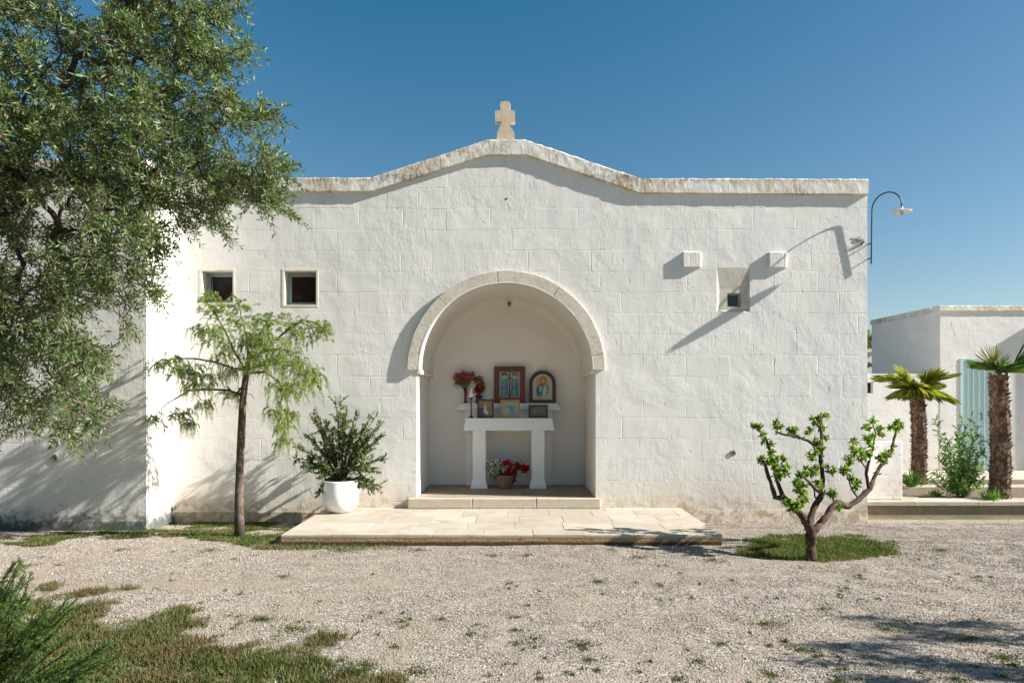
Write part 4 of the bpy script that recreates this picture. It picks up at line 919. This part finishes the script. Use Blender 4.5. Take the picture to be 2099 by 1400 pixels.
def potted():
    y0 = -.34; bz = PZ; cx = X(699, y0); root = E('potted_shrub', (cx, y0, bz), 'dark green leafy shrub in a round white glazed pot on the patio', 'potted plant')
    b = MB(); r = 38/F*(D+y0); h = Z(984, y0)-bz
    prof = [(0, 0), (r*.50, 0), (r*.60, .012), (r*.78, h*.12), (r*.93, h*.28), (r*1.0, h*.5), (r*1.01, h*.75), (r*.96, h*.95), (r*.97, h), (r*.92, h+.004), (r*.88, h-.01), (r*.88, h-.05)]
    b.lathe(prof, (cx, y0, bz+.001), 40); b.build('pot', M['glazed'], root, smooth=True)
    b = MB(); b.lathe([(0, 0), (r*.88, 0)], (cx, y0, bz+h-.04), 24); b.build('soil', M['soil'], root)
    tips = [(690, 818), (715, 835), (650, 840), (640, 855), (735, 840), (770, 845), (780, 870), (790, 885), (765, 890), (625, 888), (612, 915), (608, 940), (622, 955), (640, 905), (655, 880), (670, 860), (750, 865), (760, 920), (785, 940), (775, 965), (770, 990), (765, 1010), (740, 1000), (650, 975), (630, 935), (660, 950), (680, 880), (700, 860), (720, 875), (700, 905), (740, 910), (670, 920), (720, 945), (690, 960), (750, 960), (655, 1012), (775, 1000), (720, 990), (690, 985), (640, 960), (715, 1015), (700, 850), (660, 900), (730, 890), (745, 935), (680, 935), (665, 990), (705, 930)]
    st = MB(); L = Leaves(); o0 = Vector((cx, y0, bz+h-.02))
    for px, py in tips*2:
        tp = W(px+R.uniform(-8, 8), py+R.uniform(-6, 6), y0+R.uniform(-.16, .16)); 
        m_ = o0.lerp(tp, .5)+Vector((0, 0, .06)); path = [o0+Vector((R.uniform(-.06, .06), R.uniform(-.05, .05), 0)), o0.lerp(m_, .6), m_, m_.lerp(tp, .6)+Vector((0, 0, .01)), tp]
        st.tube(path, [.005, .004, .0035, .003, .002], 4, cap=False)
        P3 = [np.array(p) for p in path]
        n = 60; tt = np.linspace(.30, 1, n)*4; idx = np.minimum(tt.astype(int), 3); fr = (tt-idx)[:, None]; A = np.array(P3)
        P = A[idx]*(1-fr)+A[idx+1]*fr; ax = unit(A[idx+1]-A[idx])
        L.add(P, ax*.55+unit(rdir(n))*.8, ax+rdir(n)*.4, N.uniform(.028, .050, n), N.uniform(.012, .019, n), 0, .2, .05, .4, .72)
        for s_ in range(4):
            i0 = R.randint(12, 52); q = P[i0]; dd = unit(ax[i0]*.7+rdir(1)[0]*.9+np.array([0, 0, .15])); ln = R.uniform(.05, .13); m_ = 16; t = np.linspace(.15, 1, m_)[:, None]
            st.tube([tuple(q), tuple(q+dd*ln)], .0018, 3, cap=False)
            L.add(q+dd*ln*t, dd*.6+rdir(m_)*.8, rdir(m_)+dd*.4, N.uniform(.026, .044, m_), N.uniform(.012, .018, m_), 0, .2, .05, .4, .72)
    st.build('stems', M['bark_citrus'], root); L.build('foliage', M['shrub'], root)
potted()

# ------------------------------------------------------------------ right hand terrace, walls, far building
TZ = .2; TF = .45
tr_ = bpy.data.objects.new('terrace', None); C.objects.link(tr_); tag(tr_, 'raised pale stone terrace with planting bed at the right', 'terrace', kind='structure')
b = MB()
for i in range(12):
    x0 = 4.56+i*.86; b.box(x0+.002, x0+.857, TF, TF+.36, TZ-.055, TZ+R.uniform(-.002, .002))
b.build('coping', pm, tr_, bevel=.004)
b = MB(); b.box(4.56, 15, TF+.035, TF+.3, -.1, TZ-.056); b.build('footing', stone('grey brown riser', (.34, .27, .19), (.18, .13, .08), spots=.5, scale=.6), tr_)
b = MB(); b.box(4.56, 15, TF+.361, 30, -.1, TZ-.02); b.build('bed', M['soil'], tr_)
b = MB()
for x0, x1, y0, y1 in ((4.56, 5.7, TF+.37, 2.0), (6.15, 12, 1.9, 2.25), (7.1, 12, 2.9, 4.38), (4.56, 6.2, 3.0, 4.4)): 
    b.box(x0, x1, y0, y1, TZ-.02, TZ+.004)
b.build('paving', pm, tr_)
# low pier and low wall behind the chapel corner
pz = E('garden_pier', (X(1815, .55), .55, TZ), 'low white rendered pier at the chapel corner on the terrace', 'wall')
b = MB(); b.box(4.60, X(1850, .62), .62, 1.3, TZ+.001, Z(905, .62)); b.box(4.60, X(1838, .62), 1.301, 1.9, TZ+.001, Z(870, 1.3)); b.build('pier', M['far_wall'], pz, bevel=.01)
lw = E('garden_wall', (5.6, 4.4, TZ), 'low white wall with a small dark window between chapel and far building', 'wall')
gy0 = 4.405
b = MB(); xa_, xb_ = 4.6, X(1927, 4.4); zt_ = Z(766, gy0)
wnd = [(X(1776, gy0), Z(806, gy0)), (X(1790, gy0), Z(806, gy0)), (X(1790, gy0), Z(784, gy0)), (X(1776, gy0), Z(784, gy0))]
b.sheet([[(xa_, 0), (xb_, 0), (xb_, zt_), (xa_, zt_)], wnd], gy0); boxrev(b, wnd[0][0], wnd[1][0], wnd[0][1], wnd[2][1], gy0, gy0+.15)
b.add([(xa_, gy0, zt_), (xb_, gy0, zt_), (xb_, gy0+.25, zt_), (xa_, gy0+.25, zt_), (xa_, gy0+.25, 0), (xb_, gy0+.25, 0)], [(0, 1, 2, 3), (3, 2, 5, 4)])
b.build('wall', M['far_wall'], lw)
b = MB(); b.box(wnd[0][0]+.001, wnd[1][0]-.001, gy0+.10, gy0+.12, wnd[0][1]+.001, wnd[2][1]-.001); b.build('window', M['glass'], lw)
# far building
BY = 4.4; BX = X(1927, BY); bt = Z(632, BY)
fb = E('outbuilding', (BX+3, BY, TZ), 'white flat-roofed outbuilding with a pale blue plank door behind the palms', 'building')
dx0, dx1, dz1 = X(1968, BY), X(2046, BY), Z(735, BY); b = MB()
b.sheet([[(BX, 0), (16, 0), (16, bt), (BX, bt)], [(dx0, TZ), (dx1, TZ), (dx1, dz1), (dx0, dz1)]], BY)
b.add([(BX, BY, 0), (BX, 6.9, 0), (BX, 6.9, bt), (BX, BY, bt), (16, BY, 0), (16, 6.9, 0), (16, 6.9, bt), (16, BY, bt)], [(3, 2, 1, 0), (4, 5, 6, 7), (1, 2, 6, 5), (3, 7, 6, 2)])
b.build('wall', M['far_wall'], fb)
cornice('cornice', [(BX-.02, bt+.05), (16, bt+.05)], [(BX-.02, bt-.06), (16, bt-.06)], BY-.03, BY+.25, M['cornice'], fb, amp=.008, seed=7)
b = MB(); b.box(BX-.03, BX+.2, BY+.26, 6.92, bt-.05, bt+.05); b.build('coping', M['cornice'], fb)
b = MB(); boxrev(b, dx0, dx1, TZ, dz1, BY, BY+.18); dr_ = b.build('doorway', M['far_wall'], fb)
b = MB(); b.box(dx0, dx0+.05, BY-.012, BY+.12, TZ, dz1); b.box(dx1-.05, dx1, BY-.012, BY+.12, TZ, dz1); b.box(dx0+.05, dx1-.05, BY-.012, BY+.12, dz1-.06, dz1); b.build('door_frame', M['bluewood'], dr_)
b = MB(); npl = 6; wp = (dx1-dx0-.10)/npl
for i in range(npl):
    xa_, xb_ = dx0+.051+i*wp, dx0+.049+(i+1)*wp
    b.add([(xa_, BY+.014, TZ+.01), (xb_, BY-.004, TZ+.01), (xb_, BY+.05, TZ+.01), (xa_, BY+.05, TZ+.01), (xa_, BY+.014, dz1-.062), (xb_, BY-.004, dz1-.062), (xb_, BY+.05, dz1-.062), (xa_, BY+.05, dz1-.062)], [(0, 1, 5, 4), (1, 2, 6, 5), (2, 3, 7, 6), (3, 0, 4, 7), (4, 5, 6, 7), (0, 3, 2, 1)])
b.build('door', M['bluewood'], dr_, bevel=.005)
b = MB(); hx = X(2010, BY); b.tube([(hx, BY+.01, 1.30), (hx, BY-.03, 1.30), (hx, BY-.03, 1.18), (hx, BY+.01, 1.18)], .008, 6); b.build('handle', M['iron'], bpy.data.objects['door'])
b = MB(); wx = X(2078, BY)+2.15
b.box(wx, 17, BY-.35, BY-.002, 0, 3.7); b.build('annex_wall', M['far_wall'], fb)
b = MB(); b.box(wx-.05, 17, BY-.40, BY-.003, 3.701, 4.1); b.build('annex_cornice', M['cornice'], fb)
# far roof edge and trees glimpsed between chapel and outbuilding
ft = E('far_house', (X(1785, 13), 13, 0), 'sliver of a distant white house with brown roof past the chapel corner', 'building')
b = MB(); b.box(X(1740, 13), X(1800, 13), 13, 17, 0, Z(722, 13)); b.build('wall', M['far_wall'], ft)
b = MB(); b.box(X(1738, 12.9), X(1802, 12.9), 12.9, 17.1, Z(722, 12.9)+.003, Z(715, 12.9)+.003); b.build('roof', M['cornice'], ft)
rf = E('brown_shed', (X(1783, 7.4), 7.4, 0), 'small brown tiled shed roof edge just right of the chapel corner', 'shed')
b = MB(); b.box(X(1760, 7.4), X(1790, 7.4), 7.4, 8.4, 0, Z(752, 7.4)); b.build('wall', M['far_wall'], rf)
b = MB(); x0, x1 = X(1755, 7.3), X(1790.5, 7.3); b.add([(x0, 7.3, Z(752, 7.3)), (x1, 7.3, Z(752, 7.3)), (x1, 8.5, Z(740, 7.3)+.1), (x0, 8.5, Z(740, 7.3)+.1), (x0, 7.3, Z(745, 7.3)), (x1, 7.3, Z(745, 7.3)), (x1, 8.5, Z(738, 7.3)+.2), (x0, 8.5, Z(738, 7.3)+.2)], [(0, 3, 2, 1), (4, 5, 6, 7), (0, 1, 5, 4), (1, 2, 6, 5), (2, 3, 7, 6), (3, 0, 4, 7)]); b.build('roof', plain('brown tiles', (.10, .045, .03), .8), rf)
def bushy(name, label, c, rad, n, mat, trunkh, lsize=.12):
    root = E(name, (c[0], c[1], 0), label, 'tree'); b = MB(); b.tube([(c[0], c[1], 0), (c[0]+.1, c[1], trunkh), (c[0], c[1], c[2])], [.16, .12, .05], 8)
    L = Leaves(); cl = []
    for k_ in range(26):
        d0 = rdir(1)[0]*np.array(rad)*R.uniform(.45, .9); q = np.array(c)+d0; cl.append(q); m_ = n//26; r = R.uniform(.25, .42)*min(rad)
        b.tube([(c[0], c[1], c[2]-rad[2]*.5), tuple(q)], [.04, .01], 4, cap=False)
        L.add(q+rdir(m_)*r*(N.random((m_, 1))**.4), rdir(m_), rdir(m_), N.uniform(.6, 1.2, m_)*lsize, lsize*.5)
    b.build('trunk', M['bark_olive'], root); L.build('crown', mat, root); return root
bushy('distant_tree', 'dark green tree showing in the gap between chapel and outbuilding', (X(1772, 26), 26, 3.9), (1.0, 1.2, 1.9), 5200, M['shrub'], 2.0)

# palms
def fan(L, b, c, tip_dir, pet, size, nseg, spread, mi=0, fold=.0, droop=.25, roll=None):
    d = unit(np.array(tip_dir, float)); c = np.array(c, float); hub = c+d*pet+np.array([0, 0, .03*pet])
    b.tube([tuple(c), tuple((c+hub)/2+np.array([0, 0, .03])), tuple(hub)], [.010, .007, .006], 5)
    up = np.array(roll if roll is not None else (0, 0, 1.0)); side = unit(np.cross(d, up)+1e-6); nn = np.cross(side, d)
    a = np.linspace(-spread, spread, nseg); n = nseg
    dirs = np.cos(a)[:, None]*d+np.sin(a)[:, None]*side+nn*(fold*np.abs(np.sin(a)))[:, None]+N.normal(0, .035, (n, 3))
    ln = size*(.75+.25*np.cos(a))*N.uniform(.86, 1.08, n)
    L.add(np.repeat(hub[None], n, 0), dirs, nn+N.normal(0, .15, (n, 3)), ln, size*.040, mi, .45, droop*1.1, .35, .75)
def palm(px, pyb, pyt, y0, rb, rt, fronds, name, label, mats, group, crown_up=0):
    base = W(px, pyb, y0); base.z = TZ-.03; topz = Z(pyt, y0); root = E('palm_tree', tuple(base), label, 'palm tree', group)
    b = MB(); n = 16; path = []; rr = []
    for i in range(n+1):
        t = i/n; path.append((base.x+.02*math.sin(t*4), base.y, base.z+(topz-base.z)*t)); rr.append(rb+(rt-rb)*t+.008*math.sin(i*2.1))
    b.tube(path, rr, 14, jit=.08)
    for k_ in range(1900):   # clasping leaf bases and fibre
        t = R.random(); a = R.uniform(0, 6.283); z = base.z+(topz-base.z)*t; r = rb+(rt-rb)*t; ln = R.uniform(.02, .075)*(1 if R.random() < .3 else .55); w = R.uniform(.004, .011); o = R.uniform(.15, .75)
        ca, sa = math.cos(a), math.sin(a); cx, cy = base.x+.02*math.sin(t*4), base.y
        P0 = (cx+ca*r*.97-sa*w, cy+sa*r*.97+ca*w, z); P1 = (cx+ca*r*.97+sa*w, cy+sa*r*.97-ca*w, z); P2 = (cx+ca*(r+ln*o), cy+sa*(r+ln*o), z+ln*(1-.4*o))
        P3 = (cx+ca*r*.95, cy+sa*r*.95, z+ln*.5)
        b.add([P0, P1, P2, P3], [(0, 1, 2), (0, 2, 3), (1, 3, 2)])
    b.build('trunk', M['bark_palm'], root)
    c0 = np.array([path[-1][0], path[-1][1], topz-.03])
    for fr in fronds:
        L = Leaves(); pt = MB(); fan(L, pt, c0+np.array([0, 0, R.uniform(0, .05)]), *fr[0:5], mi=0, fold=fr[5], droop=fr[6], roll=fr[8] if len(fr) > 8 else None)
        o = L.build('frond', mats[fr[7]], root); pt.build('stalk', M['frond'], o)
FR1 = []
for k_ in range(24):
    a = k_*2.39996; el = (.5, 1.4, .9, .15)[k_ % 4]+R.uniform(-.12, .12)
    FR1.append(((math.cos(a), math.sin(a)*.8, el), R.uniform(.10, .24), R.uniform(.28, .40), 32, 1.1, .15, (.3, .05, .15, .6)[k_ % 4], 0))
FR1 += [((.9, -.3, .75), .26, .40, 34, .9, .1, .35, 0), ((-1, -.2, .62), .34, .44, 34, .85, .1, .45, 0), ((-.6, -.6, .35), .14, .42, 34, 1.0, .1, .7, 0), ((.6, -.6, .25), .12, .42, 34, 1.0, .1, .7, 0), ((.75, .1, .9), .22, .36, 30, .7, .1, .1, 0)]
palm(1882, 993, 806, 2.3, .108, .10, FR1, 'a', 'short hairy palm with yellow-green fan leaves, nearer the chapel corner', [M['frond']], 'palms on the terrace')
FR2 = [((-.50, -.12, .75), .17, .33, 40, 1.25, .0, .02, 1, (0, -1, .1)), ((.85, -.2, .62), .22, .40, 30, .5, .0, .05, 0, (.1, -1, .4)), ((.45, -.4, .5), .10, .34, 34, 1.0, .1, .2, 0), ((-.8, -.5, .65), .08, .36, 34, 1.0, .1, .3, 0), ((.1, -.8, .55), .08, .34, 34, 1.1, .1, .35, 0), ((-.5, .5, .6), .08, .34, 34, 1.0, .1, .3, 0), ((-.2, .6, .4), .1, .34, 32, 1.1, .1, .2, 0), ((.7, .3, .5), .1, .34, 32, 1.0, .1, .2, 0), ((.2, -.3, .8), .05, .28, 30, .7, .1, .0, 0), ((-.45, -.5, .6), .08, .30, 30, .9, .1, .1, 0)]
palm(2048, 1024, 768, .8, .125, .105, FR2, 'b', 'tall hairy palm before the blue door with one yellowed frond', [M['frond_g'], M['frond_y']], 'palms on the terrace')
# leafy weeds and spiky tufts on the bed
def leafy(name, label, px, pyb, y0, stems, mat, size, n=26, lw_=.022, sag=0.0, cat='plant'):
    base = W(px, pyb, y0); base.z = TZ-.02; root = E(name, tuple(base), label, cat); b = MB(); L = Leaves()
    for sx, sy in stems:
        tp = W(sx, sy, y0+R.uniform(-.2, .2)); path = qcurve(base+Vector((R.uniform(-.06, .06), R.uniform(-.05, .05), 0)), tp, sag, 5, .03); path[2].z += .03
        b.tube(path, [.006, .005, .004, .003, .002, .001], 4, cap=False); A = np.array([np.array(p) for p in path])
        tt = np.linspace(.25, 1, n)*5; idx = np.minimum(tt.astype(int), 4); fr = (tt-idx)[:, None]; P = A[idx]*(1-fr)+A[idx+1]*fr; ax = unit(A[idx+1]-A[idx])
        L.add(P, ax*.5+rdir(n)*.8, rdir(n)+np.array([0, 0, .5]), N.uniform(.6, 1.2, n)*size, lw_, 0, .25, .3)
    b.build('stems', mat, root); L.build('foliage', mat, root)
leafy('leafy_weed', 'tall light green leafy weed between the two palms', 1970, 1015, .95, [(1918, 858), (1930, 890), (1945, 905), (1965, 870), (1972, 852), (1990, 855), (2000, 870), (2010, 890), (2015, 925), (1925, 940), (1915, 965), (1940, 960), (1990, 930), (1975, 910), (1955, 930), (2005, 960), (2020, 950), (1965, 960), (1985, 975), (1950, 985), (1912, 985), (2015, 985), (1995, 900), (1960, 895), (1980, 880), (1935, 925), (1955, 1000), (1975, 990)], M['weed'], .095, 50)
def spiky(name, label, px, pyb, y0, n, ln, mat, wd=.02):
    base = W(px, pyb, y0); base.z = TZ-.02; root = E(name, tuple(base), label, 'plant'); b = MB(); L = Leaves(); d = rdir(n); d[:, 2] = np.abs(d[:, 2])+.5
    L.add(np.repeat(np.array(base)[None], n, 0)+N.normal(0, .03, (n, 3))*[1, 1, 0], d, rdir(n), N.uniform(.6, 1.1, n)*ln, wd, 0, .3, .15); L.build('foliage', mat, root)
spiky('spiky_plant', 'spiky green tuft at the foot of the shorter palm', 1868, 996, 2.0, 60, .34, M['frond_g'])
spiky('spiky_plant', 'low grassy tuft at the foot of the taller palm', 2030, 1024, .6, 60, .22, M['weed'], .012)
spiky('spiky_plant', 'small green seedlings in the bed beside the leafy weed', 1915, 1012, 1.1, 40, .12, M['weed'], .02)

# ------------------------------------------------------------------ foreground shrub, lower left
def rosemary():
    d = 3.15; y0 = d-D; root = E('needle_bush', (-2.75, y0, .1), 'needle-leaved green bush reaching in at the lower left corner', 'bush'); b = MB(); L = Leaves()
    tips = [(38, 1148), (64, 1172), (10, 1185), (140, 1225), (150, 1245), (95, 1240), (225, 1318), (195, 1345), (20, 1230), (60, 1225), (-30, 1200), (-60, 1180), (110, 1300), (150, 1330), (60, 1290), (10, 1290), (120, 1360), (80, 1340), (30, 1345), (-30, 1300), (170, 1390), (210, 1400), (60, 1390), (120, 1410), (0, 1400), (150, 1440), (-60, 1380), (-100, 1250), (-120, 1330)]
    for k_, (px, py) in enumerate(tips*4):
        tp = W(px+R.gauss(0, 12)*(k_ >= len(tips)), py+abs(R.gauss(0, 22))*(k_ >= len(tips)), y0+R.uniform(-.22, .3)); base = Vector((-2.6+R.uniform(-.15, .25), y0+R.uniform(-.15, .15), .1))
        dr = Vector((tp.x-base.x, tp.y-base.y, tp.z-base.z)); path = [base, base+dr*.4+Vector((-.06, 0, -.02)), base+dr*.75+Vector((-.03, 0, -.01)), tp]
        b.tube(path, [.006, .004, .003, .0015], 4, cap=False); A = np.array([np.array(p) for p in path]); n = 330
        tt = np.linspace(.15, 1, n)*3; idx = np.minimum(tt.astype(int), 2); fr = (tt-idx)[:, None]; P = A[idx]*(1-fr)+A[idx+1]*fr; ax = unit(A[idx+1]-A[idx])
        L.add(P, ax*.9+rdir(n)*.75, rdir(n), N.uniform(.014, .026, n), .0030, 0, .1)
        for s_ in range(5):   # side shoots
            i0 = R.randint(60, n-30); q = P[i0]; dd = unit(ax[i0]*.8+rdir(1)[0]*.8); m_ = 70; ln = R.uniform(.05, .11); t = np.linspace(0, 1, m_)[:, None]
            L.add(q+dd*ln*t, dd*.9+rdir(m_)*.7, rdir(m_), N.uniform(.012, .02, m_), .0030, 0, .1)
    b.build('stems', M['bark_olive'], root); L.build('foliage', M['rosemary'], root)
rosemary()

# tree just outside the frame on the right; its shade falls on the gravel
def shade_tree():
    root = E('shade_tree', (8.2, -6.4, 0), 'sparse leafy tree standing outside the frame at the right whose shade falls on the gravel', 'tree'); b = MB(); L = Leaves()
    b.tube([(8.3, -6.4, 0), (8.1, -6.3, 1.2), (7.7, -6.0, 2.2), (7.3, -5.8, 3.0)], [.14, .11, .08, .04], 9, jit=.06)
    # shadow centres wanted on the gravel (photo px) and the height of the twig casting them
    for px, py, h in ((1790, 1268, 2.0), (1850, 1280, 2.0), (1900, 1290, 2.05), (1960, 1282, 2.1), (2010, 1278, 2.2), (2060, 1290, 2.2), (2090, 1310, 2.2), (1950, 1300, 2.0), (1990, 1312, 2.0), (1730, 1322, 1.9), (1780, 1330, 1.9), (1820, 1345, 1.9), (1880, 1352, 2.0), (1940, 1362, 2.1), (2000, 1368, 2.1), (2060, 1375, 2.2), (1700, 1356, 1.8), (1830, 1322, 1.9), (1880, 1308, 2.0), (1830, 1390, 1.9), (1870, 1396, 1.9), (2090, 1385, 2.2)):
        d = (H-.08)*F/(py-815); gx_ = (px-1050)*d/F; gy_ = d-D; c = np.array([gx_+h*6.15/3.75, gy_-h/3.75, .11+h])
        b.tube(qcurve((7.9, -6.1, 1.8), c, .08, 4, .03), [.03, .02, .012, .008, .004], 5, cap=False)
        n = 125; L.add(c+N.normal(0, 1, (n, 3))*[.11, .035, .035], rdir(n), rdir(n), N.uniform(.03, .06, n), .018)
    b.build('trunk', M['bark_olive'], root); L.build('crown', M['olive'], root)
shade_tree()

# ------------------------------------------------------------------ light, sky, camera
SUN = Vector((6.15, -1.0, 3.75)).normalized()
el = math.asin(SUN.z); az = math.atan2(SUN.x, SUN.y)
sd = bpy.data.lights.new('sun', 'SUN'); sd.energy = 5.0; sd.angle = math.radians(.53); sd.color = (1, .955, .89)
so = bpy.data.objects.new('sun', sd); C.objects.link(so); so.rotation_euler = (-SUN).to_track_quat('-Z', 'Y').to_euler(); so.location = SUN*30
w = bpy.data.worlds.new('World'); bpy.context.scene.world = w; w.use_nodes = True; nt = w.node_tree; nt.nodes.clear()
sk = nt.nodes.new('ShaderNodeTexSky'); sk.sky_type = 'NISHITA'; sk.sun_disc = False; sk.sun_elevation = el; sk.sun_rotation = az
sk.altitude = 2500; sk.air_density = 1.5; sk.dust_density = 2.0; sk.ozone_density = 4.0
bg = nt.nodes.new('ShaderNodeBackground'); bg.inputs[1].default_value = .05; wo = nt.nodes.new('ShaderNodeOutputWorld')
sp_ = nt.nodes.new('ShaderNodeSeparateColor'); cb_ = nt.nodes.new('ShaderNodeCombineColor'); nt.links.new(sk.outputs[0], sp_.inputs[0])
def wm(op, a, v):
    m_ = nt.nodes.new('ShaderNodeMath'); m_.operation = op; nt.links.new(a, m_.inputs[0])
    if isinstance(v, float): m_.inputs[1].default_value = v
    else: nt.links.new(v, m_.inputs[1])
    return m_.outputs[0]
def grade(a, off, gain, lo): return wm('MINIMUM', wm('MAXIMUM', wm('MULTIPLY', wm('SUBTRACT', a, off), gain), wm('MULTIPLY', a, lo)), a)
nt.links.new(grade(sp_.outputs[0], .65, 1.25, .2), cb_.inputs[0]); nt.links.new(grade(sp_.outputs[1], .24, 1.03, .5), cb_.inputs[1]); nt.links.new(wm('MULTIPLY', sp_.outputs[2], .91), cb_.inputs[2])
nt.links.new(cb_.outputs[0], bg.inputs[0])
nt.links.new(bg.outputs[0], wo.inputs[0])
cd = bpy.data.cameras.new('camera'); cam = bpy.data.objects.new('camera', cd); C.objects.link(cam)
cam.location = (0, -D, H); cam.rotation_euler = (math.radians(90), 0, 0)
cd.sensor_width = 36; cd.lens = 36*F/2099; cd.shift_y = 115/2099; cd.shift_x = -.5/2099; cd.clip_start = .05; cd.clip_end = 1000
sc = bpy.context.scene; sc.camera = cam; sc.render.engine = 'CYCLES'
sc.view_settings.view_transform = 'Standard'; sc.view_settings.look = 'None'; sc.view_settings.exposure = 1.3; sc.view_settings.gamma = 1
sc.cycles.max_bounces = 8; sc.cycles.diffuse_bounces = 4; sc.cycles.transparent_max_bounces = 8
